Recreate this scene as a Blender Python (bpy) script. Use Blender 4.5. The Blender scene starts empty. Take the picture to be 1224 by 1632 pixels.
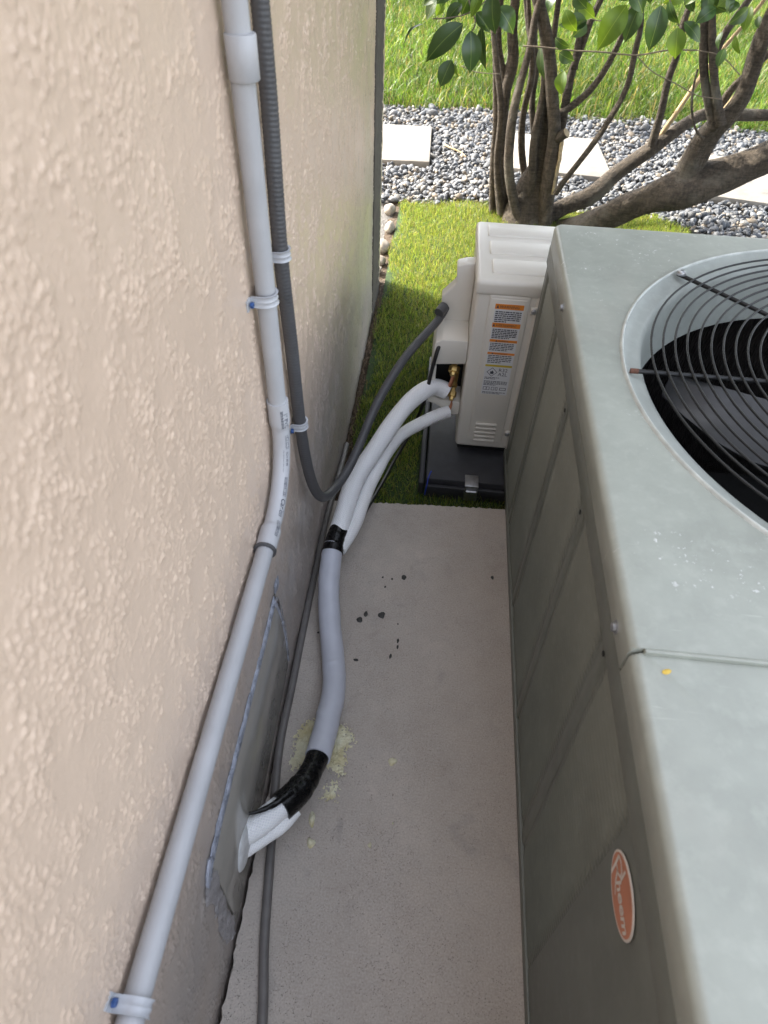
import bpy, bmesh, math, random
import numpy as np
from mathutils import Vector, Matrix

rng = np.random.default_rng(7)
random.seed(7)
scene = bpy.context.scene
COL = scene.collection

# ------------------------------------------------------------------ camera, sky, sun, exposure
cam_data = bpy.data.cameras.new("camera")
cam = bpy.data.objects.new("camera", cam_data)
COL.objects.link(cam)
cam_data.sensor_fit = 'VERTICAL'
cam_data.sensor_height = 36.0
cam_data.sensor_width = 27.0
cam_data.lens = 36.0 * 1039.7 / 1632.0
cam_data.clip_start = 0.02
cam_data.clip_end = 600.0
cam.matrix_world = Matrix(((0.9948589, -0.0903302, 0.0457841, 0.0),
                           (0.0974835, 0.7317216, -0.6745965, 0.0),
                           (0.0274353, 0.6755915, 0.7367655, 1.5),
                           (0, 0, 0, 1)))
cam_data.dof.use_dof = True
cam_data.dof.focus_distance = 1.9
cam_data.dof.aperture_fstop = 6.5
scene.camera = cam

SUN_DIR = Vector((-0.68, 0.36, 0.64)).normalized()      # towards the sun: behind the house, far left
elev = math.asin(SUN_DIR.z)
world = bpy.data.worlds.new("World")
scene.world = world
world.use_nodes = True
wn = world.node_tree.nodes
wl = world.node_tree.links
wn.clear()
sky = wn.new('ShaderNodeTexSky')
sky.sky_type = 'NISHITA'
sky.sun_disc = False
sky.sun_elevation = elev
sky.sun_rotation = math.atan2(SUN_DIR.x, SUN_DIR.y)
sky.air_density = 1.0
sky.dust_density = 4.0
sky.ozone_density = 0.5
bg = wn.new('ShaderNodeBackground')
bg.inputs['Strength'].default_value = 0.15
wo = wn.new('ShaderNodeOutputWorld')
soft = wn.new('ShaderNodeHueSaturation')              # thin bright haze: a paler sky all round
soft.inputs['Saturation'].default_value = 0.42
wl.new(sky.outputs[0], soft.inputs['Color'])
wl.new(soft.outputs[0], bg.inputs['Color'])
wl.new(bg.outputs[0], wo.inputs['Surface'])

sun_data = bpy.data.lights.new("sun", 'SUN')
sun_data.energy = 2.05
sun_data.angle = math.radians(0.55)
sun_data.color = (1.0, 0.93, 0.80)
sun = bpy.data.objects.new("sun", sun_data)
COL.objects.link(sun)
sun.rotation_euler = SUN_DIR.to_track_quat('Z', 'Y').to_euler()
sun.location = SUN_DIR * 30

scene.view_settings.view_transform = 'Standard'
scene.view_settings.look = 'None'
scene.view_settings.exposure = 2.63
scene.view_settings.gamma = 1.0
scene.view_settings.use_curve_mapping = False
scene.cycles.max_bounces = 8

# ------------------------------------------------------------------ measured positions (metres; x = 0 below the camera, wall at -0.275)
LINE_MAIN = [(0.072, 1.748, 0.2), (0.045, 1.751, 0.215), (0.014, 1.737, 0.22), (-0.038, 1.667, 0.22), (-0.081, 1.592, 0.2), (-0.116, 1.52, 0.18), (-0.148, 1.441, 0.16), (-0.176, 1.379, 0.145), (-0.192, 1.314, 0.135), (-0.2, 1.22, 0.12), (-0.208, 1.178, 0.11), (-0.214, 1.133, 0.1), (-0.214, 1.072, 0.085), (-0.209, 1.014, 0.07), (-0.195, 0.935, 0.05), (-0.177, 0.858, 0.04), (-0.157, 0.769, 0.04), (-0.154, 0.707, 0.045), (-0.158, 0.62, 0.06), (-0.161, 0.564, 0.075), (-0.169, 0.525, 0.085), (-0.184, 0.476, 0.1), (-0.212, 0.44, 0.11), (-0.233, 0.414, 0.115), (-0.261, 0.387, 0.12), (-0.283, 0.367, 0.13)]
LINE_SMALL = [(0.084, 1.734, 0.13), (0.036, 1.706, 0.125), (-0.013, 1.663, 0.12), (-0.063, 1.61, 0.12), (-0.098, 1.529, 0.12), (-0.12, 1.451, 0.12), (-0.14, 1.379, 0.11), (-0.155, 1.304, 0.1), (-0.165, 1.232, 0.095), (-0.18, 1.18, 0.093), (-0.198, 1.134, 0.09)]
LINE_LOWER = [(-0.189, 0.441, 0.09), (-0.209, 0.41, 0.09), (-0.236, 0.386, 0.09), (-0.262, 0.363, 0.095), (-0.283, 0.342, 0.105)]
CABLE = [(0.059, 1.86, 0.389), (0.045, 1.8, 0.389), (0.028, 1.732, 0.371), (0.013, 1.725, 0.275), (0.003, 1.72, 0.189), (-0.02, 1.79, 0.04), (-0.052, 1.735, -0.02), (-0.086, 1.637, -0.03), (-0.111, 1.515, -0.01), (-0.14, 1.381, 0.02), (-0.163, 1.268, 0.05), (-0.171, 1.194, 0.075), (-0.192, 1.148, 0.085)]
FLEX = [(-0.257, 1.033, 1.322), (-0.257, 1.035, 1.216), (-0.257, 1.018, 0.991), (-0.257, 1.035, 0.821), (-0.257, 1.05, 0.605), (-0.254, 1.062, 0.496), (-0.25, 1.09, 0.389), (-0.24, 1.14, 0.286), (-0.223, 1.22, 0.234), (-0.196, 1.3, 0.232), (-0.171, 1.37, 0.268), (-0.145, 1.46, 0.314), (-0.114, 1.54, 0.352), (-0.073, 1.63, 0.387), (-0.03, 1.73, 0.395), (0.031, 1.84, 0.417)]
DRAIN = [(-0.188, 0.096, 0.01), (-0.212, 0.22, 0.01), (-0.23, 0.35, 0.01), (-0.251, 0.5, 0.01), (-0.262, 0.614, 0.01), (-0.262, 0.75, 0.01), (-0.264, 0.9, 0.01), (-0.265, 1.1, 0.01), (-0.265, 1.3, 0.01), (-0.263, 1.42, -0.005), (-0.262, 1.6, -0.04), (-0.263, 1.75, -0.07)]
STEMS = {'stump': [(0.522, 3.85, -0.412, 0.1889), (0.467, 3.85, -0.111, 0.1464), (0.482, 3.85, 0.003, 0.1012), (0.485, 3.85, 0.097, 0.0685), (0.514, 3.85, 0.19, 0.0504), (0.498, 3.85, 0.304, 0.0426), (0.483, 3.85, 0.407, 0.0353), (0.466, 3.85, 0.52, 0.0219)], 'main': [(0.614, 3.78, -0.253, 0.0543), (0.581, 3.78, -0.056, 0.0453), (0.563, 3.78, 0.16, 0.04), (0.543, 3.78, 0.359, 0.0335), (0.494, 3.78, 0.539, 0.0307), (0.449, 3.78, 0.694, 0.0296), (0.4, 3.78, 0.814, 0.0288), (0.353, 3.78, 0.906, 0.0268), (0.126, 3.78, 1.401, 0.0214), (-0.102, 3.78, 1.897, 0.0171)], 'loop_a': [(0.472, 3.76, -0.079, 0.0279), (0.415, 3.76, -0.034, 0.0277), (0.342, 3.76, 0.17, 0.0249), (0.321, 3.76, 0.331, 0.0241), (0.318, 3.76, 0.444, 0.0219), (0.325, 3.76, 0.546, 0.0199), (0.339, 3.76, 0.655, 0.0179), (0.349, 3.76, 0.756, 0.0175), (0.348, 3.76, 0.837, 0.0157), (0.357, 3.76, 0.909, 0.014), (0.413, 3.76, 1.406, 0.0112), (0.469, 3.76, 1.902, 0.009)], 'loop_b': [(0.447, 3.8, -0.091, 0.0282), (0.468, 3.8, -0.009, 0.0243), (0.477, 3.8, 0.122, 0.0219), (0.452, 3.8, 0.287, 0.0212), (0.45, 3.8, 0.426, 0.019), (0.452, 3.8, 0.543, 0.0169), (0.438, 3.8, 0.638, 0.0151), (0.406, 3.8, 0.762, 0.0147), (0.383, 3.8, 0.904, 0.0127), (0.311, 3.8, 1.398, 0.0102), (0.239, 3.8, 1.892, 0.0082)], 'rear_left': [(0.378, 3.92, -0.147, 0.0364), (0.342, 3.92, 0.028, 0.0335), (0.309, 3.92, 0.192, 0.0307), (0.285, 3.92, 0.319, 0.0299), (0.275, 3.92, 0.502, 0.0287), (0.282, 3.92, 0.575, 0.0314), (0.288, 3.92, 0.653, 0.0263), (0.264, 3.92, 0.752, 0.0242), (0.257, 3.92, 0.879, 0.022), (0.229, 3.92, 1.428, 0.0176), (0.202, 3.92, 1.977, 0.0141)], 'rear_fork': [(0.277, 3.93, 0.489, 0.0225), (0.238, 3.93, 0.611, 0.0172), (0.212, 3.93, 0.681, 0.0154), (0.194, 3.93, 0.777, 0.0151), (0.19, 3.93, 0.874, 0.0133), (0.174, 3.93, 1.324, 0.0106), (0.157, 3.93, 1.773, 0.0085)], 'dark_left': [(0.328, 3.9, -0.332, 0.0245), (0.284, 3.9, -0.017, 0.0213), (0.259, 3.9, 0.202, 0.0204), (0.248, 3.9, 0.362, 0.018), (0.199, 3.9, 0.616, 0.0093), (0.172, 3.9, 0.752, 0.0075), (0.156, 3.9, 0.878, 0.0073), (0.106, 3.9, 1.325, 0.0058), (0.055, 3.9, 1.772, 0.0046)], 'mid_rear': [(0.515, 4.0, 0.335, 0.0168), (0.51, 4.0, 0.483, 0.0162), (0.437, 4.0, 0.618, 0.0142), (0.363, 4.0, 0.721, 0.0139), (0.314, 4.0, 0.868, 0.012), (0.188, 4.0, 1.297, 0.0096), (0.061, 4.0, 1.727, 0.0077)], 'right_a': [(0.585, 3.85, 0.339, 0.0228), (0.582, 3.85, 0.442, 0.0207), (0.578, 3.85, 0.553, 0.0202), (0.583, 3.85, 0.647, 0.0182), (0.606, 3.85, 0.75, 0.0163), (0.616, 3.85, 0.826, 0.016), (0.641, 3.85, 0.907, 0.0143), (0.774, 3.85, 1.387, 0.0114), (0.906, 3.85, 1.867, 0.0091)], 'right_b': [(0.585, 3.84, 0.636, 0.0167), (0.581, 3.84, 0.738, 0.0148), (0.572, 3.84, 0.823, 0.0145), (0.558, 3.84, 0.905, 0.0128), (0.482, 3.84, 1.399, 0.0102), (0.407, 3.84, 1.892, 0.0082)], 'right_c': [(0.55, 3.82, 0.443, 0.0174), (0.598, 3.82, 0.471, 0.0173), (0.683, 3.82, 0.555, 0.0154), (0.737, 3.82, 0.661, 0.015), (0.771, 3.82, 0.781, 0.0131), (0.783, 3.82, 0.867, 0.0128), (0.79, 3.82, 0.918, 0.0113), (0.844, 3.82, 1.364, 0.009), (0.899, 3.82, 1.811, 0.0072)], 'right_d': [(0.6, 3.7, 0.099, 0.0149), (0.629, 3.7, 0.162, 0.0147), (0.726, 3.7, 0.336, 0.0142), (0.779, 3.7, 0.451, 0.0138), (0.83, 3.7, 0.609, 0.0133), (0.822, 3.7, 0.752, 0.0128), (0.822, 3.7, 0.835, 0.0112), (0.795, 3.7, 0.938, 0.0109), (0.694, 3.7, 1.375, 0.0087), (0.592, 3.7, 1.812, 0.007)], 'limb': [(0.524, 3.8, -0.27, 0.0547), (0.63, 3.85, -0.064, 0.0477), (0.826, 3.9, 0.023, 0.0454), (0.971, 4.0, 0.126, 0.0417), (1.112, 4.05, 0.226, 0.0412), (1.221, 4.1, 0.305, 0.0341), (1.313, 4.15, 0.36, 0.0306), (1.416, 4.2, 0.389, 0.0306), (1.606, 4.2, 0.387, 0.0289), (1.731, 4.2, 0.394, 0.0288), (1.987, 4.2, 0.39, 0.027)], 'limb_up': [(1.121, 4.04, 0.245, 0.0239), (1.116, 4.04, 0.311, 0.0219), (1.114, 4.04, 0.429, 0.0197), (1.1, 4.04, 0.574, 0.0191), (1.109, 4.04, 0.675, 0.0171), (1.094, 4.04, 0.81, 0.0151), (1.102, 4.04, 0.896, 0.0133), (1.139, 4.04, 1.344, 0.0106), (1.176, 4.04, 1.793, 0.0085)], 'limb_pale': [(1.161, 4.08, 0.289, 0.0119), (1.174, 4.08, 0.333, 0.0135), (1.209, 4.08, 0.414, 0.0133), (1.264, 4.08, 0.559, 0.0129), (1.33, 4.08, 0.698, 0.0093), (1.37, 4.08, 0.765, 0.0092), (1.447, 4.08, 0.905, 0.0089), (1.64, 4.08, 1.305, 0.0071), (1.833, 4.08, 1.706, 0.0057)], 'trunk': [(0.402, 3.85, -0.421, 0.1326), (0.653, 3.78, -0.194, 0.093), (0.847, 3.7, -0.028, 0.0612), (1.009, 3.65, 0.094, 0.0688), (1.163, 3.6, 0.188, 0.0951), (1.316, 3.6, 0.244, 0.0813), (1.497, 3.6, 0.326, 0.0734), (1.563, 3.6, 0.376, 0.0725), (1.76, 3.65, 0.47, 0.0685)], 'trunk_fork': [(1.204, 3.6, 0.206, 0.0631), (1.212, 3.6, 0.314, 0.0554), (1.226, 3.6, 0.407, 0.0513), (1.251, 3.58, 0.491, 0.05), (1.295, 3.56, 0.558, 0.0461), (1.319, 3.55, 0.648, 0.0393), (1.315, 3.55, 0.747, 0.0356), (1.309, 3.55, 0.859, 0.0333), (1.324, 3.55, 0.964, 0.0311), (1.395, 3.55, 1.509, 0.0249), (1.465, 3.55, 2.054, 0.0199)], 'fork_a': [(1.246, 3.54, 0.501, 0.0262), (1.212, 3.54, 0.551, 0.023), (1.151, 3.54, 0.642, 0.0197), (1.096, 3.54, 0.75, 0.0178), (1.053, 3.54, 0.876, 0.0173), (1.019, 3.54, 0.973, 0.0155), (0.87, 3.54, 1.448, 0.0124), (0.721, 3.54, 1.922, 0.0099)], 'fork_b': [(1.257, 3.52, 0.52, 0.0259), (1.226, 3.52, 0.576, 0.0228), (1.168, 3.52, 0.68, 0.018), (1.111, 3.52, 0.804, 0.0175), (1.041, 3.52, 0.977, 0.0154), (0.872, 3.52, 1.444, 0.0123), (0.703, 3.52, 1.911, 0.0098)], 'sprout': [(1.198, 3.5, 0.467, 0.0073), (1.162, 3.5, 0.484, 0.0058), (1.125, 3.5, 0.529, 0.0057), (1.09, 3.5, 0.602, 0.0056), (1.073, 3.5, 0.67, 0.0042), (1.067, 3.5, 0.739, 0.0041)], 'rear_bough': [(1.303, 3.75, 0.532, 0.0196), (1.327, 3.75, 0.612, 0.0178), (1.373, 3.75, 0.676, 0.016), (1.444, 3.75, 0.774, 0.0142), (1.62, 3.75, 1.067, 0.0114), (1.796, 3.75, 1.36, 0.0091)], 'rear_bough_b': [(1.247, 3.9, 0.72, 0.0179), (1.251, 3.9, 0.768, 0.0177), (1.265, 3.9, 0.82, 0.0175), (1.296, 3.9, 0.885, 0.0172), (1.314, 3.9, 0.928, 0.0156), (1.43, 3.9, 1.255, 0.0125), (1.546, 3.9, 1.581, 0.01)], 'pale_shoot': [(1.306, 3.7, 0.524, 0.0105), (1.328, 3.7, 0.578, 0.0089), (1.353, 3.7, 0.637, 0.0058)], 'mid_b': [(0.514, 3.93, -0.07, 0.0251), (0.46, 3.93, 0.066, 0.021), (0.406, 3.93, 0.226, 0.0186), (0.383, 3.93, 0.408, 0.0163), (0.396, 3.93, 0.578, 0.0157), (0.365, 3.93, 0.709, 0.0137), (0.32, 3.93, 0.88, 0.0117), (0.218, 3.93, 1.317, 0.0094), (0.116, 3.93, 1.754, 0.0075)], 'mid_c': [(0.515, 3.95, 0.38, 0.0181), (0.491, 3.95, 0.523, 0.0159), (0.473, 3.95, 0.71, 0.0153), (0.463, 3.95, 0.883, 0.0132), (0.44, 3.95, 1.332, 0.0106), (0.417, 3.95, 1.782, 0.0085)], 'left_b': [(0.35, 3.84, -0.097, 0.0267), (0.308, 3.84, 0.056, 0.0224), (0.272, 3.84, 0.217, 0.0184), (0.268, 3.84, 0.369, 0.0178), (0.243, 3.84, 0.51, 0.0157), (0.196, 3.84, 0.669, 0.0136), (0.143, 3.84, 0.887, 0.0115), (0.049, 3.84, 1.326, 0.0092), (-0.046, 3.84, 1.764, 0.0074)], 'mid_d': [(0.461, 3.98, 0.292, 0.0152), (0.423, 3.98, 0.455, 0.0147), (0.421, 3.98, 0.595, 0.0126), (0.383, 3.98, 0.726, 0.0123), (0.381, 3.98, 0.826, 0.012), (0.389, 3.98, 0.875, 0.0119), (0.453, 3.98, 1.32, 0.0095), (0.518, 3.98, 1.765, 0.0076)]}
TWIGS = [[(0.293, 3.5, 0.787, 0.0044), (0.373, 3.5, 0.786, 0.0044), (0.448, 3.5, 0.783, 0.0044), (0.517, 3.5, 0.78, 0.0044), (0.64, 3.5, 0.781, 0.0043), (0.788, 3.5, 0.777, 0.0043), (0.917, 3.5, 0.801, 0.0043), (1.041, 3.5, 0.807, 0.0043)], [(0.783, 3.45, 0.783, 0.0029), (0.864, 3.45, 0.731, 0.003), (0.988, 3.45, 0.688, 0.003), (1.088, 3.45, 0.652, 0.003), (1.196, 3.45, 0.643, 0.003)], [(1.011, 3.4, 0.827, 0.0029), (1.117, 3.4, 0.81, 0.0029), (1.221, 3.4, 0.747, 0.0029)], [(0.689, 2.9, 1.096, 0.0032), (0.744, 2.9, 1.03, 0.0032), (0.773, 2.9, 0.992, 0.0033)], [(0.539, 2.9, 1.107, 0.0032), (0.593, 2.9, 1.067, 0.0032), (0.625, 2.9, 1.045, 0.0032)], [(-0.005, 2.8, 1.115, 0.0031), (0.036, 2.8, 1.033, 0.0032), (0.059, 2.8, 0.99, 0.0032), (0.049, 2.8, 0.963, 0.0032)], [(-0.089, 2.8, 0.992, 0.0027), (-0.025, 2.8, 0.999, 0.0027), (0.028, 2.8, 1.012, 0.0027), (0.078, 2.8, 1.043, 0.0026), (0.132, 2.8, 1.104, 0.0026)], [(0.027, 3.2, 0.768, 0.0026), (0.095, 3.2, 0.749, 0.0026), (0.191, 3.2, 0.747, 0.0026)], [(0.492, 3.1, 0.965, 0.0023), (0.54, 3.1, 0.961, 0.0023), (0.591, 3.1, 0.988, 0.0023)]]
LEAVES = [((0.016, 2.8, 0.983), (-0.108, 2.78, 0.873), 0.0775, 0, 0.3), ((0.044, 2.75, 0.974), (0.059, 2.73, 0.853), 0.0702, 1, -0.2), ((0.082, 2.8, 0.979), (0.108, 2.78, 0.855), 0.0452, 0, 0.7), ((-0.012, 2.8, 0.875), (-0.047, 2.78, 0.794), 0.0602, 0, 0.2), ((-0.123, 2.8, 0.976), (-0.194, 2.78, 0.919), 0.0195, 0, 1.2), ((0.102, 2.7, 1.085), (0.123, 2.68, 0.981), 0.0644, 0, 0.3), ((0.006, 2.85, 1.03), (-0.046, 2.83, 0.98), 0.0474, 0, 0.5), ((0.069, 2.75, 1.076), (0.039, 2.73, 1.014), 0.037, 2, 0.3), ((0.059, 2.85, 1.008), (0.116, 2.83, 0.957), 0.0476, 0, -0.3), ((0.042, 2.9, 1.069), (0.007, 2.88, 0.993), 0.0733, 0, 0.1), ((0.004, 2.85, 0.866), (0.012, 2.83, 0.818), 0.0204, 2, 0.9), ((0.5, 3.2, 0.939), (0.392, 3.18, 0.926), 0.0629, 0, 0.4), ((0.496, 3.2, 0.939), (0.452, 3.18, 0.888), 0.0532, 0, -0.4), ((0.413, 3.4, 0.842), (0.479, 3.38, 0.812), 0.0393, 0, 0.5), ((0.441, 3.4, 0.79), (0.508, 3.38, 0.767), 0.0504, 0, 0.2), ((0.477, 3.4, 0.726), (0.479, 3.38, 0.638), 0.0593, 2, 0.5), ((0.391, 3.7, 0.748), (0.428, 3.68, 0.619), 0.0403, 0, 0.6), ((0.576, 2.9, 1.043), (0.505, 2.88, 0.913), 0.086, 2, 0.1), ((0.622, 2.9, 1.049), (0.595, 2.88, 0.94), 0.0665, 0, 0.2), ((0.681, 2.85, 1.056), (0.677, 2.83, 0.928), 0.0716, 1, -0.1), ((0.77, 2.9, 0.988), (0.788, 2.88, 0.9), 0.0654, 2, 0.0), ((0.715, 2.9, 1.06), (0.762, 2.88, 0.999), 0.0363, 0, 0.6), ((0.786, 2.9, 1.005), (0.859, 2.88, 0.954), 0.0455, 0, -0.5), ((0.956, 3.0, 1.072), (0.907, 2.98, 1.043), 0.0566, 2, 0.2), ((1.061, 3.1, 1.028), (1.061, 3.08, 0.952), 0.0454, 2, 0.4), ((1.052, 3.2, 0.878), (1.042, 3.18, 0.817), 0.039, 0, 0.3), ((1.142, 3.4, 0.885), (1.179, 3.38, 0.822), 0.0307, 2, 0.7), ((1.023, 3.2, 0.931), (1.02, 3.18, 0.874), 0.0312, 0, 0.9), ((1.01, 3.1, 1.038), (0.985, 3.08, 1.009), 0.0362, 0, 0.2), ((0.821, 3.1, 1.054), (0.86, 3.08, 1.004), 0.0362, 0, 0.3), ((0.389, 2.9, 1.066), (0.439, 2.88, 1.03), 0.0471, 0, 0.3), ((0.549, 3.0, 1.084), (0.591, 2.98, 1.041), 0.0437, 0, 0.2), ((1.138, 3.2, 0.985), (1.143, 3.18, 0.95), 0.0283, 0, 0.5), ((0.665, 3.0, 1.098), (0.67, 2.98, 1.038), 0.0521, 0, 0.2), ((0.825, 3.0, 1.073), (0.794, 2.98, 1.04), 0.0437, 2, 0.4), ((-0.043, 2.841, 1.086), (-0.079, 2.821, 1.03), 0.0543, 1, -0.3573077704936797), ((0.701, 3.312, 0.982), (0.68, 3.292, 0.931), 0.0441, 1, -0.6612507957841252), ((0.959, 3.388, 1.026), (1.066, 3.368, 0.958), 0.0777, 0, 0.6541924630634983), ((0.935, 2.982, 1.076), (0.942, 2.962, 1.026), 0.0367, 0, -0.6702792638978722), ((0.856, 3.245, 1.055), (0.778, 3.225, 1.002), 0.0637, 2, -0.35791226406450694), ((0.73, 3.231, 1.055), (0.7, 3.211, 1.015), 0.0394, 0, -0.6045673569313648), ((0.128, 2.813, 1.032), (0.196, 2.793, 0.966), 0.0677, 1, -0.2853182081460147), ((-0.066, 3.067, 1.03), (-0.07, 3.047, 0.981), 0.0349, 0, -0.26990843328130176), ((0.703, 3.442, 0.942), (0.708, 3.422, 0.869), 0.0521, 0, -0.7050567619537212), ((-0.098, 3.384, 0.958), (-0.135, 3.364, 0.887), 0.049, 1, 0.4380674004185885), ((0.901, 3.099, 1.051), (0.906, 3.079, 1.002), 0.0417, 0, -0.002272448686240991), ((0.34, 3.02, 1.045), (0.319, 3.0, 0.996), 0.0459, 0, 0.7849131413663508), ((-0.0, 3.43, 0.96), (-0.043, 3.41, 0.914), 0.0459, 0, -0.2614566648458878), ((0.535, 3.469, 0.962), (0.492, 3.449, 0.887), 0.0704, 0, 0.5737752314935718), ((0.467, 3.281, 0.98), (0.538, 3.261, 0.938), 0.0502, 2, 0.11072949733952586), ((0.533, 3.348, 1.037), (0.45, 3.328, 0.971), 0.0718, 0, 0.08097343508482935), ((0.872, 2.879, 1.052), (0.813, 2.859, 1.011), 0.0466, 1, 0.17300023763314276), ((-0.071, 3.118, 1.022), (-0.14, 3.098, 0.979), 0.052, 0, 0.4598199722357683), ((-0.031, 3.5, 0.986), (0.064, 3.48, 0.913), 0.0677, 2, 0.5725503291038812), ((1.041, 3.06, 1.028), (0.985, 3.04, 0.98), 0.0485, 0, -0.5178384935054152), ((-0.065, 3.141, 0.984), (-0.088, 3.121, 0.943), 0.0354, 2, 0.04209518522839928), ((0.385, 3.019, 1.001), (0.436, 2.999, 0.94), 0.0545, 2, 0.4519250143934266), ((0.933, 3.038, 1.07), (0.964, 3.018, 1.022), 0.0462, 2, -0.6679038214013483), ((0.57, 2.854, 1.097), (0.624, 2.834, 1.035), 0.0599, 0, -0.27256371195015205)]
DRIPS = [(-0.12, 0.972, 22, 14), (-0.105, 0.992, 14, 15), (-0.063, 0.993, 25, 17), (-0.012, 1.127, 21, 17), (-0.045, 1.118, 8, 6), (-0.072, 1.121, 8, 5), (-0.062, 1.088, 7, 7), (-0.016, 0.97, 5, 5), (-0.012, 0.918, 8, 11), (-0.011, 0.899, 7, 11), (-0.027, 0.87, 9, 12), (-0.114, 0.849, 17, 7), (0.241, 1.157, 12, 11), (-0.224, 0.919, 7, 6), (-0.155, 0.874, 8, 14)]
FOAM = [(-0.196, 0.676), (-0.212, 0.663), (-0.226, 0.629), (-0.229, 0.581), (-0.227, 0.564), (-0.215, 0.553), (-0.204, 0.567), (-0.177, 0.563), (-0.152, 0.573), (-0.134, 0.561), (-0.118, 0.545), (-0.106, 0.564), (-0.108, 0.594), (-0.115, 0.607), (-0.105, 0.622), (-0.096, 0.637), (-0.106, 0.653), (-0.117, 0.67), (-0.133, 0.668), (-0.151, 0.675), (-0.176, 0.681)]
FOAM2 = [(-0.142, 0.528), (-0.146, 0.515), (-0.145, 0.496), (-0.129, 0.49), (-0.114, 0.495), (-0.111, 0.519), (-0.116, 0.534), (-0.13, 0.536)]
FOAMBITS = [(-0.16, 0.451, 44, 85), (-0.155, 0.406, 45, 50), (0.003, 0.598, 50, 50), (-0.029, 0.413, 25, 25), (0.015, 0.462, 12, 12)]
STONES = [(-0.333, 3.836, -0.06), (-0.305, 3.589, -0.06), (-0.29, 3.361, -0.06), (-0.284, 3.206, -0.06), (-0.287, 3.111, -0.06)]
PLAYLEAF = (0.325, 0.432, 0.79)
PRINT_ANGLE = 0.85
ROD_OFF = 0.0
CROWN_N = 100
WALL = -0.275

# ------------------------------------------------------------------ object helpers
ORIGIN = {}

def tag(o, label=None, cat=None, group=None, kind=None):
    if label: o['label'] = label
    if cat: o['category'] = cat
    if group: o['group'] = group
    if kind: o['kind'] = kind
    return o

def thing(name, label, cat, loc=(0, 0, 0), group=None):
    o = bpy.data.objects.new(name, None)
    o.empty_display_size = 0.05
    COL.objects.link(o)
    o.location = loc
    ORIGIN[o.name] = Vector(loc)
    return tag(o, label, cat, group)

def wpos(o):
    return ORIGIN.get(o.name, Vector((0, 0, 0)))

def fast_mesh(name, V, F, flat_counts=None):
    me = bpy.data.meshes.new(name)
    if isinstance(F, np.ndarray):
        V = np.asarray(V, dtype=np.float32)
        k = F.shape[1]
        me.vertices.add(len(V)); me.vertices.foreach_set('co', V.ravel())
        me.loops.add(F.size); me.loops.foreach_set('vertex_index', F.astype(np.int32).ravel())
        me.polygons.add(len(F))
        me.polygons.foreach_set('loop_start', np.arange(0, F.size, k, dtype=np.int32))
        me.polygons.foreach_set('loop_total', np.full(len(F), k, dtype=np.int32))
        me.update(calc_edges=True)
    else:
        me.from_pydata([tuple(map(float, v)) for v in V], [], F)
    return me

def obj(name, VF, mat, parent=None, smooth=None, loc=None, uv=None, col=None, wrap=False):
    """Links one mesh object. VF in world metres; the parent's (or loc's) world position becomes its origin."""
    if isinstance(VF, bmesh.types.BMesh):
        me = bpy.data.meshes.new(name)
        off = wpos(parent) if parent is not None else Vector(loc or (0, 0, 0))
        bmesh.ops.translate(VF, verts=VF.verts, vec=-off)
        bmesh.ops.recalc_face_normals(VF, faces=VF.faces)
        VF.to_mesh(me); VF.free()
    else:
        V, F = VF
        off = wpos(parent) if parent is not None else Vector(loc or (0, 0, 0))
        V = np.asarray(V, dtype=np.float64) - np.array(off)
        me = fast_mesh(name, V, F)
    me.materials.append(mat)
    if smooth is not None:
        me.polygons.foreach_set('use_smooth', [True] * len(me.polygons))
        if smooth < 180:
            me.set_sharp_from_angle(angle=math.radians(smooth))
    if uv is not None:
        lay = me.uv_layers.new(name='UVMap')
        idx = np.empty(len(me.loops), dtype=np.int32)
        me.loops.foreach_get('vertex_index', idx)
        lu = np.asarray(uv, dtype=np.float32)[idx]
        if wrap:                                          # quads that close the tube: carry v past 1
            for p in me.polygons:
                if p.loop_total == 4:
                    q = lu[p.loop_start:p.loop_start+4, 1]
                    if q.max()-q.min() > 0.5: q[q < 0.5] += 1.0
        lay.data.foreach_set('uv', lu.ravel())
    if col is not None:
        ca = me.color_attributes.new('col', 'FLOAT_COLOR', 'POINT')
        ca.data.foreach_set('color', np.asarray(col, dtype=np.float32).ravel())
    o = bpy.data.objects.new(name, me)
    COL.objects.link(o)
    if parent is not None:
        o.parent = parent
        ORIGIN[o.name] = Vector(off)
    else:
        o.location = off
        ORIGIN[o.name] = Vector(off)
    return o

def copy_tree(o, parent=None):
    c = o.copy(); COL.objects.link(c)
    if parent is not None: c.parent = parent
    for ch in o.children: copy_tree(ch, c)
    return c

# ------------------------------------------------------------------ shape helpers
def bx(x0, x1, y0, y1, z0, z1, bev=0.0, seg=2, bm=None, only=None):
    b = bmesh.new()
    vs = [b.verts.new(p) for p in ((x0,y0,z0),(x1,y0,z0),(x1,y1,z0),(x0,y1,z0),(x0,y0,z1),(x1,y0,z1),(x1,y1,z1),(x0,y1,z1))]
    for f in ((0,3,2,1),(4,5,6,7),(0,1,5,4),(1,2,6,5),(2,3,7,6),(3,0,4,7)):
        b.faces.new([vs[i] for i in f])
    if bev > 0:
        es = b.edges[:]
        if only == 'z':
            es = [e for e in es if abs(e.verts[0].co.z - e.verts[1].co.z) > 1e-6]
        bmesh.ops.bevel(b, geom=es, offset=bev, segments=seg, profile=0.5, affect='EDGES', clamp_overlap=True)
    if bm is None:
        return b
    join(bm, b)
    return bm

def join(dst, src):
    me = bpy.data.meshes.new('t'); src.to_mesh(me); src.free()
    dst.from_mesh(me); bpy.data.meshes.remove(me)
    return dst

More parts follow.
